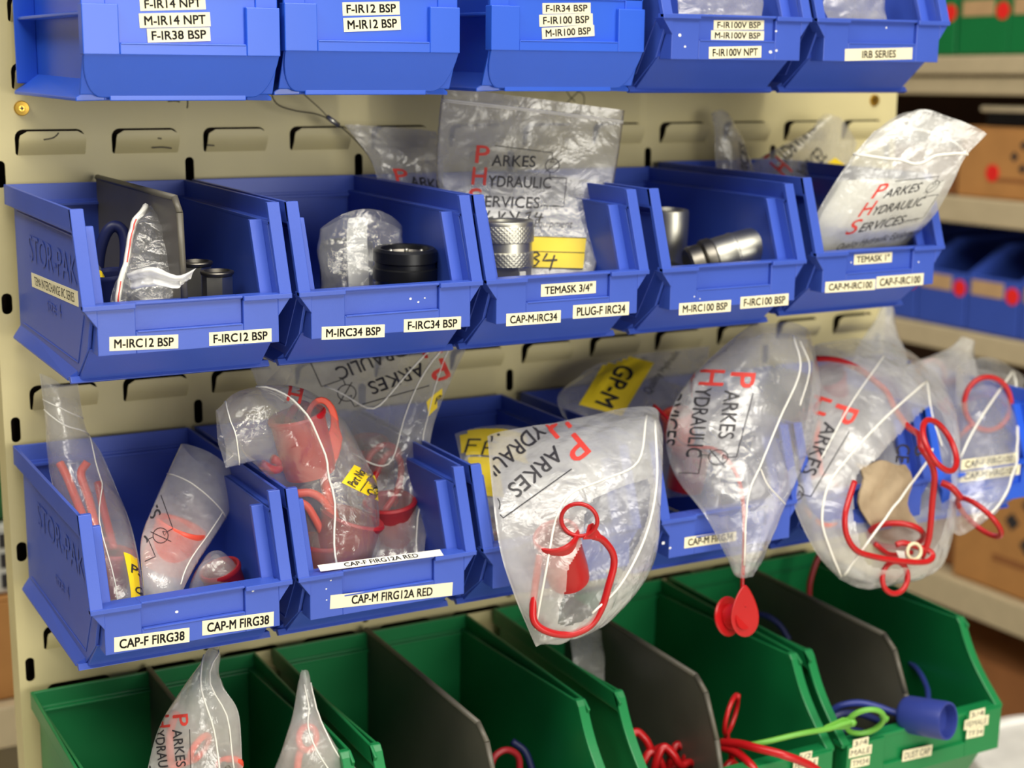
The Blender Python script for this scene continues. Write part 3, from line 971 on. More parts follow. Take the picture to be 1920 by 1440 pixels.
    def patch(s, x0, y0, x1, y1, u0, v0, rot=0, k=.00045, mt=None, name='yellow_label', off=.0005, side='F'):
        nx, ny = max(2, int(abs(x1 - x0) / 7)), max(2, int(abs(y1 - y0) / 7))
        V = [(x0 + (x1 - x0) * i / nx, y0 + (y1 - y0) * j / ny) for j in range(ny + 1) for i in range(nx + 1)]
        Fc = [(j * (nx + 1) + i, j * (nx + 1) + i + 1, (j + 1) * (nx + 1) + i + 1, (j + 1) * (nx + 1) + i) for j in range(ny) for i in range(nx)]
        return s.ink(name, s.xf(np.array(V), u0, v0, rot, k), Fc, mt or YELLOW, off=off, side=side)

    def logo(s, u0, v0, rot=0, k=.00045, parts='all', yellow=True, equip=True):
        """the firm's print, origin at the top left of the big red P"""
        s.text([('P', 0, 33, 33, 0, 25), ('H', -2, 74, 33, 0, 26), ('S', -4, 115, 34, 0, 24)], u0, v0, rot, k, RED_INK, 'printed_initials')
        s.text([('ARKES', 35, 38, 21, 0, 82), ('YDRAULIC', 32, 77, 21, 0, 118), ('ERVICES', 28, 115, 21, 0, 102)], u0, v0, rot, k)
        s.text([('PTY LTD', 134, 116, 8, 0, 34)], u0, v0, rot, k, bold=False)
        circ = [(149 + 13 * math.cos(a * PI / 8), 34 + 13 * math.sin(a * PI / 8)) for a in range(17)]
        s.strokes([[(38, 0), (147, 10), (148, 22)], circ, [(136, 47), (166, 22)], [(146, 47), (146, 56), (178, 57), (178, 110), (140, 110)],
                   [(144, 28), (148, 22), (152, 28), (144, 28)]], u0, v0, rot, k, 1.5, name='printed_pump_symbol')
        if equip: s.text([('Quality Hydraulic Equipment', 0, 150, 15, .25, 196)], u0, v0, rot, k, bold=False)
        if yellow:
            y = s.patch(20, 170, 218, 236, u0, v0, rot, k)
            if y is not None:
                s.text([('Part No.', 26, 190, 11, .25)], u0, v0, rot, k, off=.0009, bold=False, parent=y)
                s.text([('Qty', 26, 224, 11, .25)], u0, v0, rot, k, off=.0009, bold=False, parent=y)
                s.strokes([[(20, 203), (218, 203)], [(20, 170), (218, 170)], [(20, 236), (218, 236)]], u0, v0, rot, k, 1.3, off=.0009, parent=y)


def R_(y, *pts): return [(u, v, y if not isinstance(y, (list, tuple)) else y[i]) for i, (u, v) in enumerate(pts)]


# --- big flat bag standing behind the knurled coupling
b = Bag([R_([-.10, -.13, -.155], (832, 163), (1000, 184), (1171, 207)),
         R_([-.10, -.13, -.155], (824, 214), (1000, 232), (1166, 250)),
         R_([-.11, -.135, -.16], (818, 330), (990, 345), (1152, 335)),
         R_([-.13, -.15, -.175], (838, 430), (985, 440), (1134, 442)),
         R_([-.15, -.17, -.195], (862, 545), (985, 550), (1106, 535))], bulge=.006, label='large clear printed bag standing upright behind the knurled silver coupling', film=FILM_GREY, crumple=.0014, cells=14, seed=3)
b.zip(v=.135, w=.0013); b.zip(v=.155, w=.0009)
kk = b.W / 345
fr = ((890, 272), (990, 275), (-10, 100))
b.logo(*fr, yellow=False)
y = b.patch(70, 168, 226, 226, *fr)
b.strokes([[(70, 196), (226, 196)], [(70, 168), (226, 168)], [(70, 226), (226, 226)]], *fr, w=1.3, parent=y, off=.0009)
b.strokes([[(126, 200), (136, 197), (142, 203), (131, 208), (142, 214), (136, 223), (122, 221)], [(156, 199), (149, 213), (176, 211)], [(170, 202), (164, 230)]], *fr, w=3.4, mt=INK, name='handwriting', parent=y, off=.0012)
b.strokes([[(0, 122), (8, 130), (2, 136)], [(22, 124), (24, 140)], [(40, 122), (34, 138), (48, 134)], [(58, 122), (60, 140), (70, 124)], [(78, 122), (90, 138), (96, 122)], [(108, 126), (118, 122), (114, 134), (124, 140)], [(130, 122), (126, 132), (142, 132)], [(138, 124), (134, 142)]], *fr, w=3.2, mt=INK, name='handwriting')

# --- bags leaning behind the middle row
b = Bag([R_(-.035, (648, 232), (730, 238), (822, 246)), R_(-.045, (690, 296), (760, 300), (828, 306)), R_(-.06, (716, 350), (778, 352), (836, 360)), R_(-.075, (740, 420), (790, 420), (850, 424))],
        bulge=.006, label='crumpled grey bag hanging behind the second bin of the middle row', film=FILM_GREY, crumple=.004, cells=14, seed=5)
b.text([('ARKES', 0, 20, 20, 0, 80)], .42, .57, 0, .0005); b.text([('P', -32, 16, 30, 0, 24)], .42, .57, 0, .0005, RED_INK, 'printed_initials')
b = Bag([R_(-.03, (1334, 212), (1349, 207), (1364, 214)), R_(-.04, (1340, 270), (1368, 270), (1398, 276)), R_(-.05, (1350, 345), (1386, 345), (1424, 345)), R_(-.06, (1360, 390), (1390, 392), (1420, 390))],
        bulge=.005, label='narrow grey bag tip rising behind the M-IRC100 bin', film=FILM_GREY, crumple=.003, cells=12, seed=6)
b.text([('SERVICES', 0, 0, 18, 0, 90)], .62, .78, -75, .0005)
b = Bag([R_(-.045, (1536, 236), (1568, 222), (1604, 268)), R_(-.055, (1404, 318), (1490, 320), (1588, 338)), R_(-.08, (1462, 400), (1504, 396), (1545, 400)), R_(-.10, (1490, 480), (1512, 486), (1530, 480))],
        bulge=.008, label='grey printed bag leaning left behind the TEMASK 1 bin', film=FILM_GREY, crumple=.003, cells=16, seed=8)
fr = ((1512, 372), (1560, 318), (-95, -88))
b.text([('P', 0, 33, 33, 0, 25), ('H', -2, 74, 33, 0, 26), ('S', -4, 115, 34, 0, 24)], *fr, mt=RED_INK, name='printed_initials'); b.text([('ARKES', 35, 38, 21, 0, 82), ('YDRAULIC', 32, 77, 21, 0, 118)], *fr)
y = b.patch(0, 0, 26, 46, .78, .2, 20, .0005)

# --- white padded bag in the last bin of the middle row
b = Bag([R_([-.235, -.24, -.255, -.285], (1640, 246), (1711, 208), (1775, 222), (1850, 250)),
         R_([-.235, -.24, -.255, -.280], (1599, 292), (1690, 270), (1760, 275), (1812, 292)),
         R_([-.230, -.235, -.25, -.274], (1565, 340), (1640, 336), (1715, 340), (1788, 340)),
         R_([-.222, -.225, -.235, -.257], (1532, 402), (1600, 402), (1680, 402), (1754, 402)),
         R_([-.214, -.216, -.216, -.218], (1519, 446), (1580, 452), (1650, 452), (1722, 442)),
         R_([-.204, -.207, -.207, -.200], (1528, 505), (1580, 512), (1650, 512), (1706, 500))],
        bulge=.017, mouth=.7, label='clear bag stuffed with white paper standing in the TEMASK 1 bin', film=FILM_SOFT, crumple=.0018, cells=18, seed=11)
b.zip([(0, .19), (.25, .27), (.55, .33), (.8, .28), (1, .19)], w=.0024); b.zip([(0, .19), (.25, .115), (.55, .11), (.8, .14), (1, .19)], side='B', w=.0022)
b.logo((1647, 346), (1728, 330), (-55, 82), yellow=False)
y = b.patch(-60, 0, 190, 40, .26, .86, 0, b.W / 255)
bag_pad = b
mb = MB()
pp = []
for j in range(13):
    for i in range(13):
        u, v = .06 + .88 * i / 12, .40 + .50 * j / 12
        pp.append((b.F[int(v * b.nv), int(u * b.nu)] * .5 + b.B[int(v * b.nv), int(u * b.nu)] * .5) + b.n[int(v * b.nv), int(u * b.nu)] * (.008 * math.sin(i / 12 * PI) * math.sin(PI * min(1, .15 + j / 13)) + .0010 * math.sin(i * 2.1 + j)))
fs = [(j * 13 + i, j * 13 + i + 1, (j + 1) * 13 + i + 1, (j + 1) * 13 + i) for j in range(12) for i in range(12)]
n0 = len(pp)
pp2 = [p - b.n[20, 15] * .004 for p in pp]
mb.add(pp, fs).add(pp2, [f[::-1] for f in fs])
o = mb.build('paper_wadding', PAPER, None, tuple(np.mean(pp, 0)), smooth=True); tag(o, 'white folded paper packed inside the bag in the TEMASK 1 bin', 'paper')

# --- small crumpled bag with a red zip line in the first bin
b = Bag([R_(-.165, (270, 388), (284, 386), (300, 396)), R_([-.17, -.175, -.185], (250, 436), (282, 432), (326, 446)), R_([-.18, -.19, -.20], (230, 490), (280, 486), (336, 470)),
         R_([-.19, -.20, -.208], (214, 535), (268, 532), (342, 520)), R_([-.195, -.205, -.21], (205, 590), (270, 590), (340, 570))],
        bulge=.010, mouth=.3, label='small crumpled bag with red zip line beside the grey divider', film=FILM_CRISP, crumple=.005, cells=22, seed=12)
b.zip([(.1, .0), (.14, .25), (.12, .5), (.16, .75), (.14, .95)], w=.0045)
b.zip([(.1, .0), (.14, .25), (.12, .5), (.16, .75), (.14, .95)], w=.0016, mt=REDZIP).location.y -= .0016
b2 = Bag([R_([-.225, -.235, -.243, -.246], (238, 512), (285, 500), (332, 516), (368, 503)), R_([-.225, -.235, -.243, -.246], (244, 528), (285, 520), (334, 531), (356, 520)), R_([-.225, -.235, -.243, -.246], (248, 543), (290, 536), (338, 534), (346, 530))],
         bulge=.003, label='torn white bag scrap lying across the small crumpled bag', film=film_mat('white_bag_film', .75, tint=(.97, .97, .95), bump=.6), crumple=.003, cells=12, seed=13, nv=20, nu=26)
b3 = Bag([R_(-.10, (160, 470), (176, 478), (190, 500)), R_(-.12, (165, 520), (182, 520), (196, 540)), R_(-.13, (170, 580), (185, 580), (200, 580))], bulge=.005, label='bag with a yellow label at the left end of the first bin', film=FILM_GREY, crumple=.002, cells=8, seed=14, nv=20, nu=16)
b3.patch(10, 40, 60, 120, .1, .1, 0, .0004)

# --- lowest blue row, first bin: two bags
b = Bag([R_([-.045, -.045, -.05], (74, 700), (107, 722), (146, 720)),
         R_([-.05, -.055, -.06], (84, 780), (122, 792), (160, 800)),
         R_([-.055, -.065, -.075], (88, 850), (136, 862), (190, 850)),
         R_([-.075, -.085, -.095], (103, 925), (156, 930), (224, 930)),
         R_([-.115, -.125, -.135], (140, 1010), (190, 1015), (250, 1000)),
         R_([-.165, -.175, -.18], (172, 1115), (218, 1122), (270, 1110)),
         R_([-.17, -.18, -.185], (182, 1160), (220, 1165), (268, 1150))],
        bulge=.023, mouth=.35, label='tall narrow bag of red caps leaning out of the CAP-F FIRG38 bin', film=FILM, crumple=.0010, cells=12, seed=15)
b.zip([(0, .14), (.5, .185), (1, .21)], w=.0012); b.zip([(0, .10), (.5, .12), (1, .13)], w=.0010)
b.zip([(1, .21), (.85, .45), (.6, .7), (.55, .95)], w=.0009)
y = b.patch(0, 0, 30, 70, .84, .74, 5, .0004); b.text([('Pa', 4, 26, 13, .2), ('Q', 6, 58, 13, .2)], .84, .74, 5, .0004, parent=y, off=.0009)
b = Bag([R_([-.105, -.11, -.125], (340, 832), (396, 868), (460, 912)),
         R_([-.12, -.13, -.14], (314, 888), (360, 926), (424, 972)),
         R_([-.135, -.145, -.155], (288, 946), (338, 980), (396, 1016)),
         R_([-.165, -.17, -.175], (264, 1012), (316, 1040), (370, 1056)),
         R_([-.195, -.20, -.20], (268, 1090), (306, 1100), (346, 1102)),
         R_([-.20, -.205, -.205], (274, 1150), (306, 1155), (336, 1150))],
        bulge=.012, mouth=.9, label='clear bag with open mouth lying on the right in the CAP-F FIRG38 bin', film=FILM_SOFT, crumple=.0014, cells=14, seed=16)
b.zip(v=.20, w=.0012); b.zip([(.92, .2), (.9, .5), (.86, .8)], w=.0010)
b.logo((266, 840), (312, 940), 0, yellow=False, equip=False)
Bag([R_(-.17, (380, 1050), (410, 1036), (440, 1066)), R_(-.18, (360, 1085), (408, 1080), (450, 1100)), R_(-.185, (350, 1130), (408, 1130), (450, 1130))], bulge=.012, label='small bag of dark red caps low in the CAP-F FIRG38 bin', film=FILM, crumple=.002, cells=10, seed=17, nv=22, nu=20)

# --- lowest blue row, second bin
b = Bag([R_([-.06, -.07, -.10], (470, 690), (690, 628), (897, 606)),
         R_([-.07, -.09, -.12], (500, 750), (690, 720), (868, 668)),
         R_([-.09, -.12, -.13], (590, 820), (720, 838), (830, 752)),
         R_([-.11, -.13, -.14], (640, 890), (740, 900), (806, 830)),
         R_([-.14, -.15, -.155], (660, 960), (745, 965), (808, 925)),
         R_([-.18, -.185, -.185], (680, 1040), (750, 1045), (796, 1025)),
         R_([-.185, -.19, -.19], (680, 1080), (750, 1085), (790, 1065))],
        bulge=.014, mouth=.5, label='large bag with upside-down print rising behind, in the CAP-M FIRG12A RED bin', film=FILM, crumple=.0028, cells=24, seed=18)
b.zip([(.28, .16), (.5, .245), (.75, .17), (.93, .03)], w=.0014)
b.zip([(.25, .36), (.5, .40), (.72, .28), (.9, .12), (.97, .03)], w=.0013)
b.zip([(.93, .04), (.9, .3), (.92, .55), (.75, .95)], w=.0010)
b.logo((852, 706), (728, 752), (-50, -110), yellow=False, equip=False)
y = b.patch(0, 0, 60, 34, .86, .30, -20, .0005); b.text([('Part', 10, 22, 12, .25)], .86, .30, -20, .0005, parent=y, off=.0009)
b = Bag([R_([-.205, -.205, -.205], (455, 733), (425, 742), (401, 771)), ] + [], nv=2, nu=2) if False else None
b = Bag([R_([-.19, -.205, -.212], (404, 770), (412, 824), (423, 878)),
         R_([-.18, -.20, -.212], (455, 733), (460, 800), (486, 866)),
         R_([-.165, -.19, -.20], (560, 726), (520, 828), (502, 890)),
         R_([-.155, -.185, -.19], (640, 786), (584, 868), (530, 925)),
         R_([-.17, -.195, -.20], (694, 908), (628, 940), (560, 972)),
         R_([-.20, -.21, -.21], (709, 1010), (640, 1035), (576, 1062)),
         R_([-.205, -.212, -.212], (706, 1080), (640, 1090), (576, 1100))],
        bulge=.027, mouth=.25, label='front bag of red caps folded over at its mouth, in the CAP-M FIRG12A RED bin', film=FILM_CRISP, crumple=.0028, cells=24, seed=19)
b.zip(v=.06, w=.001); b.zip([(.02, .2), (.3, .33), (.55, .5), (.7, .75), (.65, .95)], w=.0016)
fr = ((640, 905), (672, 860), (84, 42))
y = b.patch(0, 0, 74, 82, *fr)
if y is not None:
    b.text([('Part No', 3, 28, 20, .25, 62), ('Qty', 3, 70, 20, .25, 36)], *fr, parent=y, off=.0012)
    b.strokes([[(0, 40), (74, 40)]], *fr, w=2.0, parent=y, off=.0012)
b.text([('H', 0, 33, 33, 0, 30)], (540, 722), (625, 742), 0, mt=RED_INK, name='printed_initials')
Bag([R_(-.13, (528, 683), (542, 690), (552, 700)), R_(-.14, (508, 706), (522, 714), (538, 722)), R_(-.15, (494, 722), (506, 730), (518, 736))], bulge=.003, label='small pale bag corner poking up beside the folded-over bag', film=film_mat('yellowed_bag_film', .4, tint=(.82, .78, .62)), crumple=.001, cells=6, seed=20, nv=14, nu=12)

# --- third bin
b = Bag([R_([-.12, -.12, -.12], (852, 815), (920, 802), (990, 808)), R_(-.14, (868, 870), (930, 872), (992, 876)), R_(-.16, (888, 935), (940, 940), (994, 940)), R_(-.185, (905, 1010), (950, 1020), (994, 1010)), R_(-.19, (910, 1060), (950, 1066), (990, 1060))],
        bulge=.008, label='bag with yellow handwritten label at left in the third bin of the lowest blue row', film=FILM_GREY, crumple=.002, cells=14, seed=21)
y = b.patch(0, 0, 150, 60, .0, .0, 6, .0004)
b.patch(0, 60, 60, 150, .12, .02, 6, .0004)
b.strokes([[(20, 10), (18, 44)], [(20, 12), (42, 8)], [(20, 26), (36, 24)], [(52, 10), (48, 44)], [(52, 10), (72, 6)], [(50, 26), (66, 22)]], .04, .02, 20, .0004, 4, INK, 'handwriting', off=.001)
b.text([('Equipment', 0, 0, 16, .25, 110)], .42, .78, -72, .00045, bold=False)
b = Bag([R_([-.19, -.20, -.21, -.215], (914, 818), (1060, 800), (1205, 774), (1236, 790)),
         R_([-.245, -.25, -.25, -.245], (924, 925), (1045, 890), (1185, 845), (1244, 825)),
         R_([-.27, -.275, -.275, -.27], (938, 1035), (1045, 1010), (1150, 965), (1238, 935)),
         R_([-.275, -.28, -.28, -.275], (962, 1112), (1045, 1090), (1135, 1062), (1221, 1060)),
         R_([-.278, -.283, -.283, -.278], (992, 1182), (1042, 1176), (1094, 1164), (1150, 1158)),
         R_([-.28, -.28, -.28, -.28], (1006, 1213), (1022, 1206), (1050, 1198), (1082, 1194))],
        bulge=.020, mouth=.35, cut=[(1214, 900), (1165, 915), (1126, 928), (1100, 952), (1096, 990), (1086, 1030), (1066, 1065), (1062, 1100), (1050, 1140), (1050, 1172), (1100, 1160), (1150, 1105), (1195, 1020), (1216, 960)], label='large clear bag hanging out of its bin with one red cap on a loop inside', film=FILM_SOFT, crumple=.0025, cells=24, seed=22, nv=130, nu=100)
b.zpx([(1212, 780), (1196, 866), (1130, 900), (1070, 926), (1042, 975), (1026, 1057), (1003, 1180)], w=.0018)
b.zpx([(1228, 790), (1231, 905), (1210, 1005), (1164, 1095), (1110, 1150)], w=.0018)
b.logo((1113, 844), (1004, 938), 0, yellow=False, equip=False)
bag_front = b

# --- fourth bin
b = Bag([R_(-.06, (1098, 692), (1170, 672), (1240, 660), (1332, 648)), R_(-.08, (1044, 750), (1120, 740), (1220, 730), (1326, 722)), R_(-.11, (1084, 830), (1140, 830), (1220, 830), (1300, 830)), R_(-.14, (1120, 930), (1180, 935), (1240, 935), (1300, 930))],
        bulge=.012, label='bag with yellow label reading GP-M at the back of the fourth bin', film=FILM_GREY, crumple=.003, cells=18, seed=23)
fr = ((1224, 684), (1172, 770), (-92, -24))
y = b.patch(-4, 0, 112, 88, *fr)
b.text([('GP-M', 14, 62, 38, .15, 86)], *fr, mt=INK, name='handwriting', off=.0012)
b.text([('Quality Hydraulic', 0, 0, 16, .25, 130)], .62, .42, -68, .0005, bold=False)
b = Bag([R_([-.17, -.18, -.18, -.175], (1376, 640), (1428, 616), (1486, 617), (1520, 636)),
         R_([-.18, -.20, -.21, -.20], (1290, 718), (1378, 696), (1468, 690), (1535, 712)),
         R_([-.19, -.22, -.23, -.22], (1252, 800), (1345, 800), (1438, 796), (1524, 806)),
         R_([-.20, -.24, -.25, -.25], (1262, 885), (1345, 890), (1420, 892), (1498, 892)),
         R_([-.255, -.262, -.265, -.262], (1322, 962), (1366, 965), (1412, 965), (1466, 960)),
         R_([-.265, -.27, -.27, -.268], (1358, 1036), (1380, 1042), (1402, 1042), (1426, 1040)),
         R_([-.27, -.272, -.272, -.27], (1384, 1078), (1390, 1082), (1396, 1082), (1401, 1076))],
        bulge=.024, mouth=.4, label='clear bag with red strap, tapering to a point above the dangling red cap', film=FILM, crumple=.0032, cells=26, seed=24, nv=56, nu=40)
b.zpx([(1487, 630), (1500, 695), (1462, 785), (1428, 868), (1402, 935), (1395, 1060)], w=.0016)
b.zpx([(1472, 945), (1440, 910), (1426, 880)], w=.0012)
b.zpx([(1500, 640), (1518, 690), (1500, 760)], w=.0011)
b.logo((1418, 696), (1402, 806), (-140, -6), yellow=False, equip=False)

# --- bags at the right end of the lowest blue row
b = Bag([R_([-.14, -.14, -.15, -.17], (1526, 648), (1602, 650), (1688, 668), (1772, 722)),
         R_([-.19, -.20, -.21, -.21], (1518, 745), (1600, 750), (1690, 765), (1792, 790)),
         R_([-.225, -.24, -.245, -.24], (1500, 850), (1590, 860), (1690, 870), (1800, 880)),
         R_([-.245, -.26, -.265, -.26], (1486, 930), (1580, 945), (1690, 965), (1792, 980)),
         R_([-.26, -.27, -.275, -.27], (1526, 1030), (1592, 1038), (1680, 1048), (1766, 1056)),
         R_([-.265, -.27, -.272, -.27], (1574, 1085), (1614, 1102), (1662, 1096), (1722, 1080))],
        bulge=.026, mouth=.45, cut=[(1750, 760), (1690, 810), (1640, 862), (1608, 890), (1600, 950), (1610, 1010), (1630, 1060), (1690, 1066), (1740, 1042), (1770, 990), (1784, 900), (1780, 820)], label='big bag of red loops spilling over the bins near the right end', film=FILM_SOFT, crumple=.0032, cells=26, seed=25, nv=130, nu=110)
b.zpx([(1736, 716), (1690, 756), (1645, 798), (1592, 856), (1553, 910), (1541, 975), (1556, 1030), (1577, 1080)], w=.0022)
b.zpx([(1748, 842), (1735, 870), (1650, 985), (1582, 1078)], w=.0022)
b.zpx([(1738, 716), (1748, 780), (1766, 836)], w=.0016); b.zpx([(1657, 668), (1593, 761), (1540, 860)], w=.0014)
b.logo((1613, 766), (1558, 881), (-125, -40), yellow=False, equip=False)
b.text([('S', 0, 0, 26, 0, 20), ('CE', 0, 36, 26, 0, 36)], (1716, 834), (1708, 930), 0)
b = Bag([R_([-.15, -.15, -.15], (1792, 690), (1852, 687), (1919, 711)), R_([-.19, -.20, -.20], (1790, 760), (1850, 768), (1914, 790)), R_([-.22, -.24, -.24], (1788, 850), (1850, 858), (1911, 868)), R_([-.25, -.26, -.26], (1785, 925), (1836, 945), (1872, 946)), R_([-.26, -.265, -.265], (1780, 990), (1802, 1004), (1832, 985))],
        bulge=.016, mouth=.5, label='rightmost clear bag with a pale red ring showing through', film=FILM, crumple=.003, cells=20, seed=26)
b.zip([(.75, .03), (.4, .3), (.1, .55)], w=.0022); b.zip([(.78, .03), (.85, .4), (.8, .6), (.6, .85)], w=.0022)
Bag([R_(-.05, (1652, 582), (1662, 574), (1672, 580)), R_(-.07, (1628, 620), (1655, 618), (1684, 622)), R_(-.09, (1600, 665), (1650, 668), (1698, 668)), R_(-.10, (1596, 700), (1650, 704), (1700, 704))], bulge=.007, label='pointed clear bag tip standing up at the right edge of the panel', film=FILM_SOFT, crumple=.003, cells=12, seed=27, nv=26, nu=20)
Bag([R_(-.12, (1796, 644), (1812, 636), (1826, 642)), R_(-.13, (1742, 668), (1790, 672), (1832, 684)), R_(-.14, (1690, 692), (1760, 712), (1830, 726)), R_(-.15, (1700, 740), (1766, 756), (1826, 766))], bulge=.007, label='clear bag with curled tip behind the rightmost bags', film=FILM_SOFT, crumple=.003, cells=12, seed=28, nv=26, nu=22)

# --- bags in the leftmost green bin
b = Bag([R_(-.17, (394, 1222), (402, 1211), (408, 1224)), R_([-.18, -.19, -.20], (372, 1254), (394, 1262), (414, 1276)), R_([-.185, -.20, -.205], (306, 1350), (372, 1355), (446, 1334)), R_([-.19, -.21, -.215], (276, 1440), (365, 1446), (456, 1440)), R_([-.20, -.22, -.22], (262, 1530), (365, 1540), (470, 1530))],
        bulge=.012, mouth=.3, label='clear pointed bag of red straps in the leftmost green bin, left of the other', film=FILM_SOFT, crumple=.003, cells=20, seed=29)
b.zip([(.1, .1), (.5, .3), (.7, .6), (.75, .98)], w=.0015); b.zip([(.6, .08), (.8, .35), (.9, .8)], w=.0012)
b.logo((352, 1335), (362, 1420), 0, yellow=False, equip=False)
b = Bag([R_(-.19, (562, 1266), (570, 1256), (578, 1270)), R_(-.20, (550, 1330), (574, 1335), (594, 1338)), R_([-.21, -.22, -.22], (530, 1400), (580, 1405), (630, 1398)), R_([-.21, -.225, -.225], (505, 1470), (590, 1480), (690, 1470)), R_(-.225, (500, 1540), (590, 1545), (690, 1540))],
        bulge=.010, mouth=.3, label='clear pointed bag with one red ring in the leftmost green bin, on the right', film=FILM_SOFT, crumple=.002, cells=16, seed=30)
b.zip([(.3, .08), (.4, .35), (.65, .6), (.8, .9)], w=.0013); b.zip([(.75, .06), (.85, .4), (.9, .7)], w=.0011)

# ------------------------------------------------------------------ couplings
def knurl_mat():
    mt = STEEL.copy(); mt.name = 'knurled_steel'; nt = mt.node_tree; N = nt.nodes.new; L = nt.links.new
    b_ = nt.nodes['Principled BSDF']
    tc = N('ShaderNodeTexCoord'); sp = N('ShaderNodeSeparateXYZ'); L(tc.outputs['Object'], sp.inputs[0])
    at2 = N('ShaderNodeMath'); at2.operation = 'ARCTAN2'; L(sp.outputs[0], at2.inputs[0]); L(sp.outputs[1], at2.inputs[1])
    outs = []
    for sg in (1, -1):
        a = N('ShaderNodeMath'); a.operation = 'MULTIPLY_ADD'; L(at2.outputs[0], a.inputs[0]); a.inputs[1].default_value = 34.0
        z = N('ShaderNodeMath'); z.operation = 'MULTIPLY'; L(sp.outputs[2], z.inputs[0]); z.inputs[1].default_value = sg * 1700
        L(z.outputs[0], a.inputs[2]); q = N('ShaderNodeMath'); q.operation = 'SINE'; L(a.outputs[0], q.inputs[0]); outs.append(q)
    mx = N('ShaderNodeMath'); mx.operation = 'MAXIMUM'; L(outs[0].outputs[0], mx.inputs[0]); L(outs[1].outputs[0], mx.inputs[1])
    bp = N('ShaderNodeBump'); bp.inputs['Strength'].default_value = .3; bp.inputs['Distance'].default_value = .0005
    L(mx.outputs[0], bp.inputs['Height']); L(bp.outputs['Normal'], b_.inputs['Normal'])
    b_.inputs['Roughness'].default_value = .45
    return mt


KNURL = knurl_mat()


def coupling(name, label, c, axis, parts, group=None):
    """parts: (part name, profile, material, sides)"""
    t = thing(name, label, 'coupling', tuple(c), group=group)
    for pn, prof, mt, n in parts:
        MB().lathe(prof, c, axis, n).build(pn, mt, t, tuple(c), angle=35)
    return t


c = at(950, 412, -.175)
coupling('hydraulic_coupling', 'silver knurled coupling standing upright in front of the large printed bag', c, (0, 0, 1), [
    ('collar', [(.0160, -.006), (.0165, -.001), (.0185, .0), (.0212, -.0008), (.0218, -.0022), (.0218, -.0042)], STEEL, 48),
    ('knurled_ring', [(.0218, -.0042), (.0220, -.0046), (.0220, -.0168), (.0216, -.0172)], KNURL, 64),
    ('plain_ring', [(.0216, -.0172), (.0206, -.0176), (.0206, -.0248), (.0214, -.0252)], STEEL, 48),
    ('knurled_ring', [(.0214, -.0252), (.0218, -.0256), (.0218, -.0360), (.0206, -.0374)], KNURL, 64),
    ('hex_body', [(.0206, -.0374), (.0200, -.040), (.0200, -.070), (.0180, -.072)], STEEL, 6),
    ('bore', [(.0160, -.006), (.0150, -.020), (.0001, -.020)], STEEL_DARK, 40)])
mb = MB(); mb.box(c[0] + .0005, c[0] + .0060, c[1] - .0212, c[1] - .0204, c[2] - .0445, c[2] - .0395)
o = mb.build('price_sticker', PAPER, None, (c[0] + .003, c[1] - .0208, c[2] - .042)); tag(o, 'tiny white square sticker on the silver knurled coupling', 'sticker')
c = at(760, 464, -.180)
coupling('hydraulic_coupling', 'black coupling with small steel balls around its bore, in the M-IRC34 bin', c, (0, -.05, 1), [
    ('sleeve', [(.0180, -.004), (.0190, -.0005), (.0225, .0), (.0248, -.002), (.0250, -.010), (.0236, -.011), (.0236, -.0145), (.0250, -.0155), (.0248, -.024), (.0225, -.026), (.0222, -.060), (.020, -.062)], BLACK, 48),
    ('bore', [(.0180, -.004), (.0165, -.006), (.0160, -.016), (.0001, -.016)], STEEL_DARK, 40)])

bk = [o for o in COL.objects if o.name.startswith('hydraulic_coupling')][-1]
for k in range(8):
    a = k * PI / 4 + .3
    mb = MB(); cc = c + np.array([.0168 * math.cos(a), .0168 * math.sin(a), -.0042])
    mb.lathe([(.0001, -.0020), (.0014, -.0014), (.0020, 0), (.0014, .0014), (.0001, .0020)], cc, (0, 0, 1), 10)
    mb.build('ball', STEEL, bk, tuple(c), smooth=True)
c = at(650, 452, -.115)
coupling('hydraulic_coupling', 'black coupling inside clear wrapping, left in the M-IRC34 bin', c, (0, -.05, 1), [
    ('sleeve', [(.0160, -.004), (.0175, .0), (.0205, -.001), (.0215, -.006), (.0212, -.03), (.0205, -.075), (.018, -.076)], BLACK, 40),
    ('bore', [(.0160, -.004), (.0150, -.016), (.0001, -.016)], BLACK, 36)])
pg = Bag([R_(-.14, (600, 432), (650, 404), (700, 402), (752, 436)), R_(-.15, (596, 470), (650, 468), (710, 470), (758, 458)), R_(-.155, (600, 520), (650, 524), (700, 524), (750, 505)), R_(-.16, (606, 560), (650, 562), (700, 562), (740, 545))], bulge=.016, mouth=.5,
         label='clear wrapping with white paper strip around the left black coupling', film=FILM_CRISP, crumple=.004, cells=18, seed=40, nv=30, nu=30)
mb = MB()
P = [(653, 410, -.136), (672, 406, -.138), (690, 410, -.138), (688, 440, -.142), (690, 480, -.144), (692, 535, -.148), (654, 538, -.148), (652, 490, -.144), (650, 440, -.139)]
top = [at(*p) for p in P]; n0 = len(top)
mb.add(top + [p + np.array([0, .0006, 0]) for p in top], [tuple(range(n0)), tuple(range(2 * n0 - 1, n0 - 1, -1))] + [(i, (i + 1) % n0, (i + 1) % n0 + n0, i + n0) for i in range(n0)])
o = mb.build('paper_strip', PAPER, None, tuple(top[0])); tag(o, 'white paper strip standing beside the black coupling', 'paper')

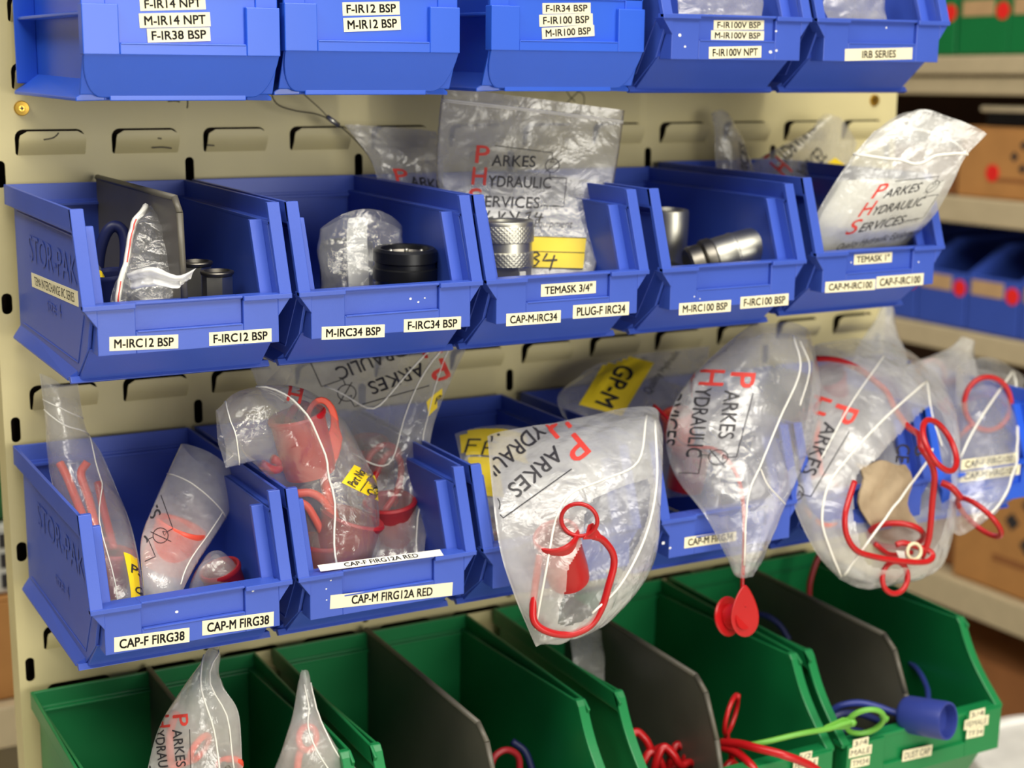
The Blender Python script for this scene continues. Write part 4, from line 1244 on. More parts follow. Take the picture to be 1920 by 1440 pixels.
for (px, py, y, nm) in ((368, 489, -.135, 'shorter steel coupling behind the hex one, in the first bin'), (407, 507, -.175, 'steel hex coupling nearest the lip in the first bin')):
    c = at(px, py, y)
    coupling('hydraulic_coupling', nm, c, (0, -.03, 1), [
        ('flange', [(.0085, -.003), (.0095, 0), (.0120, -.0004), (.0124, -.0012), (.0118, -.0028), (.0104, -.0036)], STEEL_DARK, 40),
        ('hex_body', [(.0104, -.0036), (.0112, -.004), (.0112, -.055), (.009, -.056)], STEEL, 6),
        ('bore', [(.0085, -.003), (.0080, -.012), (.0001, -.012)], BLACK, 32)])
c = at(1256, 392, -.120)
coupling('hydraulic_coupling', 'steel coupling standing upright at left in the M-IRC100 bin', c, (0, -.05, 1), [
    ('sleeve', [(.0128, -.003), (.0138, .0), (.0166, -.0005), (.0172, -.003), (.0170, -.036), (.0158, -.040), (.0158, -.078), (.014, -.079)], STEEL, 44),
    ('bore', [(.0128, -.003), (.0120, -.014), (.0001, -.014)], BLACK, 32)])
a, e = at(1290, 500, -.165), at(1425, 462, -.185)
ax = e - a; L_ = np.linalg.norm(ax); ax /= L_
coupling('hydraulic_coupling', 'steel coupling lying on its side in the M-IRC100 bin', a, ax, [
    ('rear_collar', [(.0001, 0), (.0150, .0), (.0168, .002), (.0168, .012), (.0150, .014)], STEEL_DARK, 44),
    ('ring', [(.0150, .014), (.0190, .015), (.0196, .017), (.0196, .0225), (.0180, .0245)], STEEL_DARK, 44),
    ('sleeve', [(.0180, .0245), (.0184, .030), (.0184, .040), (.0190, .041), (.0190, .043), (.0182, .044), (.0182, L_ - .001), (.0172, L_), (.0146, L_)], STEEL, 48),
    ('bore', [(.0146, L_), (.0140, L_ - .014), (.0001, L_ - .014)], BLACK, 32)])
c = at(1270, 500, -.150)
coupling('hydraulic_coupling', 'small dark coupling end beneath the lying coupling in the M-IRC100 bin', c, (.2, -.3, .95), [
    ('sleeve', [(.0001, 0), (.012, 0), (.0145, -.002), (.0145, -.03), (.012, -.032)], BLACK, 36), ('collar', [(.0146, -.010), (.0160, -.011), (.0160, -.016), (.0146, -.017)], BLACK, 36)])


# ------------------------------------------------------------------ dust caps, straps and rings
def ringpts(c, a, e1, e2, n=28, open_=0):
    return [c + a * (math.cos(2 * PI * k / n) * e1 + math.sin(2 * PI * k / n) * e2) for k in range(n)]


def ring_mb(px, py, y, rx, ry, rot=0, r=.0022, lean=1):
    """round ring whose photo outline is an ellipse rx by ry px turned by rot degrees"""
    c = at(px, py, y); d = (ROT[2] @ (c - CAM_POS)) / FPX
    R, U, F = ROT[0], ROT[1], ROT[2]
    a = math.radians(rot)
    e1 = math.cos(a) * R + math.sin(a) * -U
    m = -math.sin(a) * R + math.cos(a) * -U
    big, small, axm = (rx, ry, 1) if rx >= ry else (ry, rx, 0)
    cs = small / big; sn = math.sqrt(max(0, 1 - cs * cs)) * lean
    if axm: E1, E2 = e1, m * cs + F * sn
    else: E1, E2 = m, e1 * cs + F * sn
    mb = MB(); mb.tube(ringpts(c, big * d, E1, E2), r, 8, closed=True, smooth=2)
    return mb, c


def cap_thing(label, color, origin, name='dust_cap', group=None):
    return thing(name, label, 'cap', tuple(origin), group=group)


def strap(t, pts, o, color, r=.0022, name='strap', n=8):
    return MB().tube([at(*p) for p in pts], r, n, smooth=6).build(name, color, t, o, smooth=True)


def cup(t, c, ax, r, h, color, o, name='cap_body'):
    """open cup: rim at c, closed end at c + ax*h"""
    MB().lathe([(r * .86, .002), (r * .9, -.0004), (r * 1.03, -.0008), (r * 1.08, .001), (r * 1.06, .003), (r, .005), (r * .98, h * .8), (r * .92, h), (.0001, h), ], c, ax, 40).build(name, color, t, o, angle=40)
    MB().lathe([(r * .86, .002), (r * .84, h * .8), (.0001, h * .8)], c, ax, 40).build('cap_bore', color, t, o, angle=40)


# the cap in the large front bag
c = at(1042, 1003, -.284); t = cap_thing('red dust cap with ring and looped strap inside the large hanging bag', RED, c)
o = tuple(c)
e = at(1076, 1112, -.286)
ax = (e - c) / np.linalg.norm(e - c); ax = ax * .94 + ROT[2] * .34; ax /= np.linalg.norm(ax)
cup(t, c, ax, .0172, .048, RED, o)
mb, _ = ring_mb(1086, 975, -.300, 34, 31, 20, .0017); mb.build('ring', RED, t, o, smooth=True)
mb = MB(); P = [at(1098, 1003, -.3025), at(1102, 985, -.3025), at(1112, 980, -.3025), at(1132, 1010, -.3025), at(1092, 1012, -.3025)]
P2 = [p + ROT[2] * .003 for p in P]; k = len(P)
mb.add(P + P2, [tuple(range(k)), tuple(range(2 * k - 1, k - 1, -1))] + [(i, (i + 1) % k, (i + 1) % k + k, i + k) for i in range(k)]); mb.build('ring_neck', RED, t, o, bevel=.0008)
strap(t, [(1112, 1005, -.300), (1130, 1012, -.300), (1148, 1035, -.300), (1151, 1060, -.300), (1142, 1095, -.300), (1128, 1140, -.298), (1105, 1174, -.296), (1066, 1190, -.295), (1026, 1184, -.293), (1002, 1165, -.290), (1000, 1130, -.287), (1006, 1080, -.284), (1012, 1040, -.284)], o, RED, .0029)

# the cap dangling below the clear bag
c = at(1396, 1150, -.275); o = tuple(c); t = cap_thing('red dust plug dangling on its strap from the point of the clear bag', RED, c)
strap(t, [(1226, 760, -.15), (1256, 790, -.17), (1275, 825, -.19), (1300, 838, -.205), (1340, 842, -.225), (1368, 868, -.24), (1388, 910, -.255), (1395, 970, -.262), (1395, 1030, -.267), (1392, 1090, -.272), (1393, 1112, -.274)], o, RED, .0017)
out = []
for k in range(29):
    a = k / 28 * 2 * PI
    out.append((1397 + 31 * math.sin(a) * (1 - .42 * (1 + math.cos(a)) ** 1.6 / 3.03 * 1.35), 1146 - 49 * math.cos(a) ** 1))
out = out[:-1]
d3 = [at(u, v, -.284) for u, v in out]; k = len(d3)
mb = MB(); back = [p + ROT[2] * .0032 for p in d3]
mb.add(d3 + back, [tuple(range(k)), tuple(range(2 * k - 1, k - 1, -1))] + [(i, (i + 1) % k, (i + 1) % k + k, i + k) for i in range(k)])
mb.build('teardrop_tab', RED, t, o, bevel=.001)
mb = MB(); cc = at(1398, 1136, -.284); mb.lathe([(.0001, -.0012), (.0008, -.0009), (.0012, 0)], cc, -ROT[2] * -1, 12); mb.build('tab_pip', RED, t, o, smooth=True)
cc = at(1394, 1156, -.2815); ax = ROT[2] * .72 - ROT[0] * .66 - ROT[1] * .10; ax /= np.linalg.norm(ax)
MB().lathe([(.0001, -.001), (.0108, -.001), (.0108, .013), (.0095, .0145), (.0095, .0150)], cc, ax, 36).build('plug', RED, t, o, angle=40)
MB().lathe([(.0001, .0150), (.0095, .0150), (.0160, .0152), (.0168, .0165), (.0160, .0182), (.0001, .0185)], cc, ax, 40).build('plug_flange', RED, t, o, angle=40)

# loops in the big bag
c = at(1745, 900, -.275); o = tuple(c); t = cap_thing('red strap with upright ring hanging out of the big bag of loops', RED, c)
mb, _ = ring_mb(1762, 835, -.295, 52, 32, 58, .0027, lean=-1); mb.build('ring', RED, t, o, smooth=True)
strap(t, [(1530, 672, -.160), (1572, 676, -.176), (1610, 692, -.192), (1640, 715, -.207), (1662, 735, -.217), (1680, 770, -.235), (1702, 800, -.255), (1722, 815, -.278), (1728, 840, -.290), (1742, 862, -.294), (1752, 890, -.294), (1748, 940, -.292), (1744, 990, -.290), (1740, 1015, -.288), (1728, 1046, -.284)], o, RED, .0029)
c = at(1660, 1040, -.285); o = tuple(c); t = cap_thing('long red strap loop hanging low in the mouth of the big bag', RED, c)
strap(t, [(1602, 903, -.278), (1592, 935, -.284), (1584, 970, -.288), (1588, 1005, -.290), (1606, 1032, -.292), (1640, 1044, -.293), (1690, 1052, -.294), (1732, 1054, -.294), (1748, 1046, -.292), (1744, 1034, -.288), (1722, 1026, -.284), (1694, 1018, -.28), (1680, 1022, -.278)], o, RED, .0027)
mb, _ = ring_mb(1678, 1083, -.291, 27, 30, 0, .0025); mb.build('ring', RED, t, o, smooth=True)
for (u, v, y, rx, ry, ro, lab, mt) in ((1543, 938, -.236, 38, 48, -28, 'pale red ring at the lower left of the big bag of loops', ORANGE_RED), (1680, 1004, -.262, 50, 26, 8, 'red ring lying behind the low loop in the big bag', RED),
                                       (1852, 757, -.202, 48, 50, 0, 'red ring showing through the rightmost clear bag', RED), (1746, 706, -.12, 28, 30, 0, 'red ring behind the tops of the rightmost bags', RED)):
    c = at(u, v, y); o = tuple(c); t = cap_thing(lab, mt, c, 'strap_ring')
    mb, _ = ring_mb(u, v, y, rx, ry, ro, .0027); mb.build('ring', mt, t, o, smooth=True)
    if u == 1543: strap(t, [(1540, 892, y), (1536, 860, y + .01), (1530, 830, y + .02), (1535, 790, y + .04)], o, mt, .0024)
    if u == 1852: strap(t, [(1822, 796, y), (1806, 812, y), (1790, 830, y + .004)], o, mt, .0024)
    if u == 1746: strap(t, [(1770, 720, y), (1800, 712, y), (1815, 705, y + .01)], o, RED_DARK, .004)
    if u == 1680: strap(t, [(1640, 1020, y), (1670, 1040, y - .004), (1710, 1036, y - .006)], o, RED, .0024)
c = at(1835, 965, -.285); o = tuple(c); t = cap_thing('red ring seen edge-on sticking out right of the big bag', RED, c, 'strap_ring')
mb, _ = ring_mb(1836, 970, -.285, 50, 9, 46, .0026); mb.build('ring', RED, t, o, smooth=True)
strap(t, [(1802, 934, -.283), (1785, 915, -.28), (1765, 905, -.272)], o, RED, .0032)
c = at(1714, 1034, -.286); o = tuple(c); t = thing('cable_tie', 'cream plastic tie looped on the red strap of the big bag', 'tie', o)
mb, _ = ring_mb(1714, 1034, -.2865, 14, 15, 0, .0016); mb.build('loop', mat('cream_nylon', srgb(224, 214, 178), .4), t, o, smooth=True)
P = [at(u, v, -.288) for u, v in ((1680, 1032), (1696, 1034), (1698, 1050), (1686, 1046))]
mb = MB(); mb.add(P + [p + ROT[2] * .0008 for p in P], [(0, 1, 2, 3), (7, 6, 5, 4), (0, 4, 5, 1), (1, 5, 6, 2), (2, 6, 7, 3), (3, 7, 4, 0)]); mb.build('tag', PAPER, t, o)
# dark red caps and brown paper deep in the big bag
def plain_cap(label, px, py, y, ax, r, h, mt, group=None):
    c = at(px, py, y); t = cap_thing(label, mt, c, group=group); ax = np.array(ax, float); ax /= np.linalg.norm(ax)
    cup(t, c, ax, r, h, mt, tuple(c)); return t


plain_cap('dark red cap at the upper left of the big bag of loops', 1552, 705, -.17, (.4, .2, -.7), .016, .035, RED_DARK)
plain_cap('red cap low inside the right-hand end bin behind the ring bag', 1800, 716, -.12, (.7, .2, -.5), .014, .03, RED_DARK)
mb = MB(); g = 9
pp = [at(1606 + 92 * i / (g - 1) + 9 * math.sin(j * .9) + 2.5 * j, 868 + 118 * j / (g - 1) + 5 * math.sin(i * 1.1), -.258 + .004 * math.sin(i * 1.3 + j)) for j in range(g) for i in range(g)]
fs = [(j * g + i, j * g + i + 1, (j + 1) * g + i + 1, (j + 1) * g + i) for j in range(g - 1) for i in range(g - 1)]
mb.add(pp, fs).add([p + np.array([0, .002, 0]) for p in pp], [f[::-1] for f in fs])
o = mb.build('paper_slip', mat('buff_paper', srgb(176, 156, 128), .8), None, tuple(pp[0]), smooth=True); tag(o, 'buff paper slip lying inside the big bag of red loops', 'paper')

# caps in the folded-over bag and behind it
c = at(610, 860, -0.174); o = tuple(c); t = cap_thing('salmon red cap tab with oval hole inside the folded-over bag', ORANGE_RED, c)
out = []; hole = []
for k in range(24):
    a = k / 24 * 2 * PI
    out.append(at(602 + 33 * math.cos(a) + (8 if math.sin(a) > 0 else 0), 800 + (56 if math.sin(a) < 0 else 84) * math.sin(a), -0.180)); hole.append(at(601 + 19 * math.cos(a), 790 + 34 * math.sin(a), -0.180))
k = 24; q = ROT[2] * .004
mb = MB(); V = out + hole + [p + q for p in out] + [p + q for p in hole]
fs = []
for i in range(k):
    j = (i + 1) % k
    fs += [(i, j, j + k, i + k), (i + 2 * k, i + 3 * k, j + 3 * k, j + 2 * k), (i, i + 2 * k, j + 2 * k, j), (i + k, j + k, j + 3 * k, i + 3 * k)]
mb.add(V, fs); mb.build('ring_tab', ORANGE_RED, t, o, bevel=.001)
strap(t, [(606, 880, -0.180), (614, 930, -0.182), (628, 975, -0.184), (640, 1040, -0.184)], o, ORANGE_RED, .004)
c = at(575, 960, -0.184); o = tuple(c); t = cap_thing('pair of orange-red straps low in the folded-over bag', ORANGE_RED, c)
strap(t, [(556, 925, -0.187), (585, 925, -0.190), (612, 945, -0.192), (628, 985, -0.193), (634, 1030, -0.193)], o, ORANGE_RED, .0032)
strap(t, [(560, 940, -0.187), (578, 952, -0.190), (600, 990, -0.192), (620, 1030, -0.193), (640, 1050, -0.194)], o, ORANGE_RED, .003)
c = at(540, 830, -0.169); o = tuple(c); t = cap_thing('red strap coil near the fold of the folded-over bag', RED, c)
strap(t, [(490, 870, -0.174), (520, 880, -0.174), (545, 840, -0.169), (540, 790, -0.164), (560, 760, -0.159), (580, 770, -0.159), (575, 820, -0.164), (545, 870, -0.172), (510, 860, -0.174)], o, RED, .0036)
plain_cap('red cap behind the oval tab in the folded-over bag', 556, 778, -.176, (.2, .0, -.9), .021, .048, RED)
plain_cap('large dark red cap at the bottom of the folded-over bag', 662, 968, -.194, (-.25, .1, -.8), .024, .050, RED_DARK)
plain_cap('dark red cap at the bottom left of the folded-over bag', 598, 1015, -.196, (-.1, .1, -.8), .017, .036, RED_DARK)
c = at(720, 900, -.14); o = tuple(c); t = cap_thing('red straps standing inside the bag with upside-down print', RED, c)
strap(t, [(690, 960, -.13), (700, 900, -.13), (730, 850, -.13), (752, 870, -.135), (745, 920, -.14), (720, 960, -.145)], o, RED, .003)
strap(t, [(676, 930, -.12), (690, 860, -.12), (720, 835, -.12), (748, 850, -.125), (756, 900, -.13), (736, 950, -.14)], o, RED, .003)
plain_cap('red cap inside the bag with upside-down print', 730, 940, -.152, (.1, .1, -.9), .021, .044, RED_DARK)
plain_cap('red cap behind the straps, high in the bag with upside-down print', 690, 830, -.10, (.1, .2, -.9), .017, .04, RED_DARK)

# caps of the first bin
plain_cap('orange-red cap showing through the open-mouthed bag', 340, 985, -.150, (-.35, .1, -.8), .019, .036, ORANGE_RED)
c = at(150, 930, -.1); o = tuple(c); t = cap_thing('red strap folded inside the tall narrow bag', ORANGE_RED, c)
strap(t, [(112, 868, -.062), (126, 895, -.070), (140, 930, -.083), (158, 975, -.105), (176, 1020, -.125), (180, 1000, -.118), (168, 940, -.090), (152, 890, -.072), (164, 866, -.070)], o, ORANGE_RED, .0034)
strap(t, [(184, 905, -.085), (192, 945, -.098), (202, 985, -.115), (214, 1030, -.14)], o, RED, .0032)
plain_cap('dark red cap at the foot of the tall narrow bag', 210, 1034, -.148, (-.1, .05, -.9), .0145, .036, RED_DARK)
plain_cap('red cap at mid height in the tall narrow bag', 186, 1000, -.120, (-.1, .1, -.9), .011, .026, RED_DARK)
plain_cap('dark red cap in the small bag low in the CAP-F FIRG38 bin', 412, 1066, -.178, (.3, .1, -.9), .015, .025, RED_DARK)
# caps at the back of the third and fourth bins
plain_cap('orange-red cap at the left of the strapped clear bag', 1268, 775, -.13, (.25, .1, -.9), .014, .03, ORANGE_RED)
plain_cap('red cap at the back of the fourth bin beside the lip', 1296, 850, -.16, (-.1, .1, -.9), .017, .034, RED_DARK)
plain_cap('red cap under the yellow handwritten label in the third bin', 915, 985, -.16, (-.1, .1, -.9), .016, .03, RED_DARK)
# first bin, dark blue strap
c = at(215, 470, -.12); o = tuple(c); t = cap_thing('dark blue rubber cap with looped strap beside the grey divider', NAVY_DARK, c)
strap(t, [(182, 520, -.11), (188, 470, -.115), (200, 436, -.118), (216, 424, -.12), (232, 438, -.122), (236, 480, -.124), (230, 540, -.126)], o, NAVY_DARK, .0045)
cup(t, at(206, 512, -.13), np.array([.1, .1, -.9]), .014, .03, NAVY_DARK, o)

# ------------------------------------------------------------------ green row contents
c = at(1370, 1345, -.22); o = tuple(c); t = cap_thing('red strap ring standing up in the third green bin', RED, c, 'strap_ring')
mb, _ = ring_mb(1371, 1340, -.235, 14, 38, 14, .0022); mb.build('ring', RED, t, o, smooth=True)
strap(t, [(1362, 1374, -.235), (1364, 1392, -.235), (1372, 1420, -.23), (1360, 1460, -.22)], o, RED, .003)
MB().lathe([(.0001, -.003), (.0026, -.002), (.0026, .002), (.0001, .003)], at(1383, 1306, -.235), (0, 0, 1), 12).build('ring_pip', RED, t, o, smooth=True)
rs = np.random.RandomState(4)
for k in range(6):
    u0 = 1180 + k * 26; y = -.215 - .008 * (k % 3)
    c = at(u0 + 20, 1420, y); o = tuple(c)
    t = cap_thing(['red strap arching highest at the left of the coiled pile', 'red strap second in the coiled pile', 'red strap looped at the middle of the coiled pile', 'red strap crossing over the coiled pile', 'thick red strap at right of the coiled pile', 'red strap nearest the grey divider in the coiled pile'][k], RED, c, 'coiled_strap', 'red straps coiled in the third green bin')
    hgt = [1372, 1410, 1400, 1396, 1404, 1400][k]
    strap(t, [(u0 - 6, 1475, y), (u0 - 4, 1440, y), (u0 + 4, hgt + 12, y), (u0 + 14, hgt, y), (u0 + 30, hgt + 14, y - .004), (u0 + 44, hgt + 36 + 8 * (k % 2), y - .006), (u0 + 62, hgt + 30, y - .004), (u0 + 80, hgt + 50, y), (u0 + 90, 1480, y)], o, RED, .0036)
for k, (pts, lab) in enumerate((([(1352, 1392, -.245), (1385, 1394, -.262), (1425, 1404, -.284), (1470, 1416, -.300), (1520, 1436, -.305), (1560, 1470, -.308)], 'red strap running right over the lip of the third green bin'),
                                ([(1352, 1400, -.245), (1382, 1412, -.262), (1412, 1440, -.285), (1430, 1480, -.29)], 'red strap drooping over the lip of the third green bin'),
                                ([(1350, 1398, -.24), (1372, 1404, -.255), (1396, 1424, -.27), (1412, 1470, -.28)], 'red strap between two others at the third green bin lip'))):
    c = at(*pts[1]); o = tuple(c); t = cap_thing(lab, RED, c, 'coiled_strap'); strap(t, pts, o, RED, .0038)
c = at(1610, 1355, -.29); o = tuple(c); t = cap_thing('light green strap with ring lying across the green bin lips', LIME, c, 'strap_ring')
mb, _ = ring_mb(1622, 1353, -.292, 36, 27, -12, .0026); mb.build('ring', LIME, t, o, smooth=True)
strap(t, [(1400, 1398, -.268), (1440, 1390, -.280), (1500, 1376, -.288), (1555, 1366, -.290), (1578, 1358, -.291), (1600, 1352, -.292)], o, LIME, .0026)
P = [at(u, v, -.2905) for u, v in ((1545, 1362), (1580, 1346), (1604, 1346), (1606, 1360), (1585, 1368), (1545, 1370))]; k = len(P)
mb = MB(); mb.add(P + [p + ROT[2] * .003 for p in P], [tuple(range(k)), tuple(range(2 * k - 1, k - 1, -1))] + [(i, (i + 1) % k, (i + 1) % k + k, i + k) for i in range(k)]); mb.build('ring_neck', LIME, t, o, bevel=.001)
for (u, v) in ((1658, 1346), (1597, 1354)):
    MB().lathe([(.0001, -.004), (.0032, -.003), (.0032, .003), (.0001, .004)], at(u, v, -.292), (0, 1, .2), 14).build('ring_pip', LIME, t, o, smooth=True)
c = at(1700, 1345, -.28); o = tuple(c); t = cap_thing('dark blue dust cap lying over the lip of the DUST CAP bin', NAVY, c)
a, e = at(1694, 1338, -.272), at(1778, 1352, -.315); ax = (e - a) / np.linalg.norm(e - a); L_ = np.linalg.norm(e - a)
MB().lathe([(.0001, 0), (.0130, .0), (.0160, .0025), (.0172, .006), (.0174, L_ - .003), (.0168, L_), (.0150, L_), (.0146, L_ - .010), (.0001, L_ - .010)], a, ax, 44).build('cap_body', NAVY, t, o, angle=35)
strap(t, [(1694, 1340, -.272), (1670, 1334, -.262), (1645, 1325, -.252), (1610, 1318, -.24), (1575, 1324, -.23), (1550, 1340, -.22)], o, NAVY, .0034)
strap(t, [(1740, 1318, -.25), (1738, 1290, -.22), (1722, 1258, -.19), (1700, 1238, -.16), (1680, 1226, -.13), (1655, 1225, -.10)], o, NAVY, .0028, 'strap')
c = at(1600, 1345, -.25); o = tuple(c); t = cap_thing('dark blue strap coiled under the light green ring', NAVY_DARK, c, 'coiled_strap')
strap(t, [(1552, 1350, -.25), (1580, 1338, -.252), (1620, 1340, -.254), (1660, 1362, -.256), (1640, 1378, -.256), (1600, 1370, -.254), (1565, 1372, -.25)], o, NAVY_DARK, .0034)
c = at(1522, 1080, -.06); o = tuple(c); t = cap_thing('dark red strap hanging at the back of the DUST CAP bin', RED_DARK, c, 'coiled_strap')
strap(t, [(1536, 1040, -.06), (1526, 1065, -.06), (1518, 1095, -.06), (1517, 1125, -.06)], o, RED_DARK, .0030)
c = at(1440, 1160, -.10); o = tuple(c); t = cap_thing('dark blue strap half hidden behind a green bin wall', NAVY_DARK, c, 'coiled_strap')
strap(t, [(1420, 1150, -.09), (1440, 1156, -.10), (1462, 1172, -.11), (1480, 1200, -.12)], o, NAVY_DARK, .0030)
for (u, v, y, lab) in ((950, 1432, -.19, 'dark red loop deep in the second green bin'),):
    c = at(u, v, y); o = tuple(c); t = cap_thing(lab, RED_DARK, c, 'coiled_strap')
    strap(t, [(u - 32, v + 12, y), (u - 22, v - 14, y), (u, v - 26, y), (u + 22, v - 12, y), (u + 24, v + 30, y)], o, RED_DARK, .0030)
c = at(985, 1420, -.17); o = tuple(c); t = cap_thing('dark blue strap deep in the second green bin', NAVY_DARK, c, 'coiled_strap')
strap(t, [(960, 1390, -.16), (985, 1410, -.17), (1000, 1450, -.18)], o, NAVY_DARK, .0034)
# red pieces inside the bags of the leftmost green bin
c = at(365, 1410, -.2); o = tuple(c); t = cap_thing('red strap ring inside the left bag of the leftmost green bin', ORANGE_RED, c, 'strap_ring')
mb, _ = ring_mb(374, 1402, -.204, 8, 26, 28, .0026); mb.build('ring', ORANGE_RED, t, o, smooth=True)
strap(t, [(360, 1424, -.204), (345, 1430, -.204), (330, 1436, -.204), (316, 1450, -.204)], o, ORANGE_RED, .003)
c = at(432, 1436, -.2); o = tuple(c); t = cap_thing('red ring at the right of the left bag in the leftmost green bin', ORANGE_RED, c, 'strap_ring')
mb, _ = ring_mb(430, 1434, -.208, 20, 14, -10, .0028); mb.build('ring', ORANGE_RED, t, o, smooth=True)
c = at(330, 1350, -.19); o = tuple(c); t = cap_thing('pale red strap along the edge of the left bag in the leftmost green bin', ORANGE_RED, c, 'coiled_strap')
strap(t, [(332, 1334, -.189), (322, 1360, -.190), (318, 1395, -.195), (322, 1440, -.2)], o, ORANGE_RED, .003)
c = at(577, 1385, -.215); o = tuple(c); t = cap_thing('single red ring inside the right bag of the leftmost green bin', ORANGE_RED, c, 'strap_ring')
mb, _ = ring_mb(577, 1384, -.213, 14, 22, -10, .0026); mb.build('ring', ORANGE_RED, t, o, smooth=True)
strap(t, [(568, 1402, -.213), (560, 1420, -.215), (556, 1460, -.22)], o, ORANGE_RED, .003)
# clear strip beside the divider of the third green bin
Bag([R_(-.09, (1070, 1180), (1098, 1178), (1128, 1182)), R_(-.11, (1072, 1230), (1100, 1230), (1132, 1234)), R_(-.13, (1080, 1290), (1108, 1290), (1136, 1292))], bulge=.004, label='dull clear bag standing beside the third divider in the green row', film=FILM_GREY, crumple=.002, cells=10, seed=41, nv=22, nu=16)
# bag bits in the two right bins of the top row
Bag([R_(-.20, (1262, -20), (1330, -30), (1420, -20)), R_(-.21, (1270, 8), (1340, 6), (1430, 10)), R_(-.22, (1280, 40), (1340, 40), (1430, 44))], bulge=.008, label='clear bag just visible inside the F-IR100V bin', film=FILM_GREY, crumple=.003, cells=12, seed=42, nv=20, nu=24)
Bag([R_(-.19, (1550, -30), (1600, -40), (1650, -30)), R_(-.20, (1545, 0), (1600, -4), (1660, 0)), R_(-.215, (1550, 40), (1600, 44), (1660, 44))], bulge=.008, label='clear bag just visible inside the IRB SERIES bin', film=FILM_GREY, crumple=.003, cells=12, seed=43, nv=20, nu=24)
# wires hanging below the top row
w0 = at(620, 226, -.03); t = thing('wire_lanyard', 'thin steel wire loop with crimp hanging below the second top bin', 'wire', tuple(w0)); o = tuple(w0)
MB().tube([at(u, v, -.03) for u, v in ((509, 165), (511, 182), (524, 198), (556, 208), (590, 213), (616, 222))], .0006, 6).build('wire', WIRE, t, o, smooth=True)
MB().tube([at(u, v, -.03) for u, v in ((560, 168), (580, 186), (600, 204), (616, 221))], .0005, 6).build('wire', WIRE, t, o, smooth=True)
MB().tube([at(u, v, -.03) for u, v in ((632, 232), (660, 256), (690, 290), (706, 320), (730, 352))], .0006, 6).build('wire', WIRE, t, o, smooth=True)
MB().tube([at(613, 219, -.03), at(635, 235, -.03)], .0022, 10, smooth=1).build('crimp', STEEL, t, o, smooth=True)
w0 = at(1080, 180, -.03); t = thing('wire_lanyard', 'thin wire ends hanging below the third top bin', 'wire', tuple(w0)); o = tuple(w0)
for pts in (((1060, 166), (1068, 180), (1078, 190)), ((1090, 166), (1078, 178), (1062, 194)), ((1078, 168), (1094, 178), (1095, 196))):
    MB().tube([at(u, v, -.03) for u, v in pts], .0005, 6).build('wire', WIRE, t, o, smooth=True)

# ------------------------------------------------------------------ racking on the right
SHELF = mat('cream_shelf_steel', srgb(196, 180, 148), .5, var=.05)
CARD = mat('cardboard', srgb(186, 132, 74), .8, var=.08, scale=20)
CARD_DARK = mat('brown_cardboard', srgb(150, 96, 52), .8, var=.08, scale=20)
DOT = mat('red_dot_sticker', srgb(240, 40, 36), .5)
TAN = mat('tan_label', srgb(196, 160, 118), .6)
XR = 1.8
rk = thing('shelving_rack', 'cream steel shelving rack standing at right behind the panel', 'shelving', (XR + .2, .9, -1.4)); ro = (XR + .2, .9, -1.4)
for zt, dz in ((.096, .030), (-.143, .044), (-.374, .040), (-.823, .056), (.45, .05), (-1.2, .05)):
    mb = MB(); mb.box(XR + .012, XR + .42, -.6, 2.2, zt - .012, zt); mb.build('shelf', SHELF, rk, ro)
    mb = MB(); mb.box(XR - .004, XR + .012, -.6, 2.2, zt - dz, zt + .002); mb.build('shelf_beam', SHELF, rk, ro, bevel=.004)
    if zt == .096:
        MB().box(XR + .004, XR + .018, -.6, 2.2, zt - .064, zt - .034).build('shelf_beam', SHELF, rk, ro, bevel=.004)
for y in (-.6, 2.17):
    for x in (XR - .002, XR + .39): MB().box(x, x + .03, y, y + .03, -1.4, .6).build('upright', SHELF, rk, ro, bevel=.002)
MB().box(XR + .42, XR + .425, -.6, 2.2, -1.4, .6).build('rack_back', mat('dark_brown_board', srgb(64, 40, 28), .8), rk, ro)


def shelf_bin(y0, w, z, h, mt, label, group, dots=True, lab2=1):
    t = thing('shelf_bin', label, 'bin', (XR + .15, y0 + w / 2, z), group=group); o = (XR + .15, y0 + w / 2, z)
    mb = MB(); T = .003
    mb.prism([(XR + .014, z), (XR + .30, z), (XR + .30, z + .004), (XR + .014, z + .004)], y0 + .001, y0 + w - .001, 'x') if False else mb.box(XR + .014, XR + .30, y0 + .001, y0 + w - .001, z, z + .004)
    mb.box(XR + .297, XR + .30, y0 + .001, y0 + w - .001, z, z + h * 1.5)
    for yy in (y0 + .001, y0 + w - .001 - T):
        mb.add([(XR + .014, yy, z), (XR + .30, yy, z), (XR + .30, yy, z + h * 1.5), (XR + .09, yy, z + h * 1.5), (XR + .006, yy, z + h),
                (XR + .014, yy + T, z), (XR + .30, yy + T, z), (XR + .30, yy + T, z + h * 1.5), (XR + .09, yy + T, z + h * 1.5), (XR + .006, yy + T, z + h)],
               [(0, 1, 2, 3, 4), (9, 8, 7, 6, 5), (0, 5, 6, 1), (1, 6, 7, 2), (2, 7, 8, 3), (3, 8, 9, 4), (4, 9, 5, 0)])
    mb.build('shell', mt, t, o)
    MB().box(XR + .002, XR + .012, y0 + .001, y0 + w - .001, z + .002, z + h).build('front', mt, t, o, bevel=.002)
    zc = z + h * .80
    MB().box(XR + .0010, XR + .0022, y0 + w * .30, y0 + w * .92, zc - .013, zc + .013).build('label', TAN, t, o)
    if dots:
        MB().lathe([(.0001, -.0012), (.0145, -.0012), (.0145, 0)], (XR + .002, y0 + w * .06 + .008, zc - .006), (1, 0, 0), 24).build('dot_sticker', DOT, t, o)
    return t


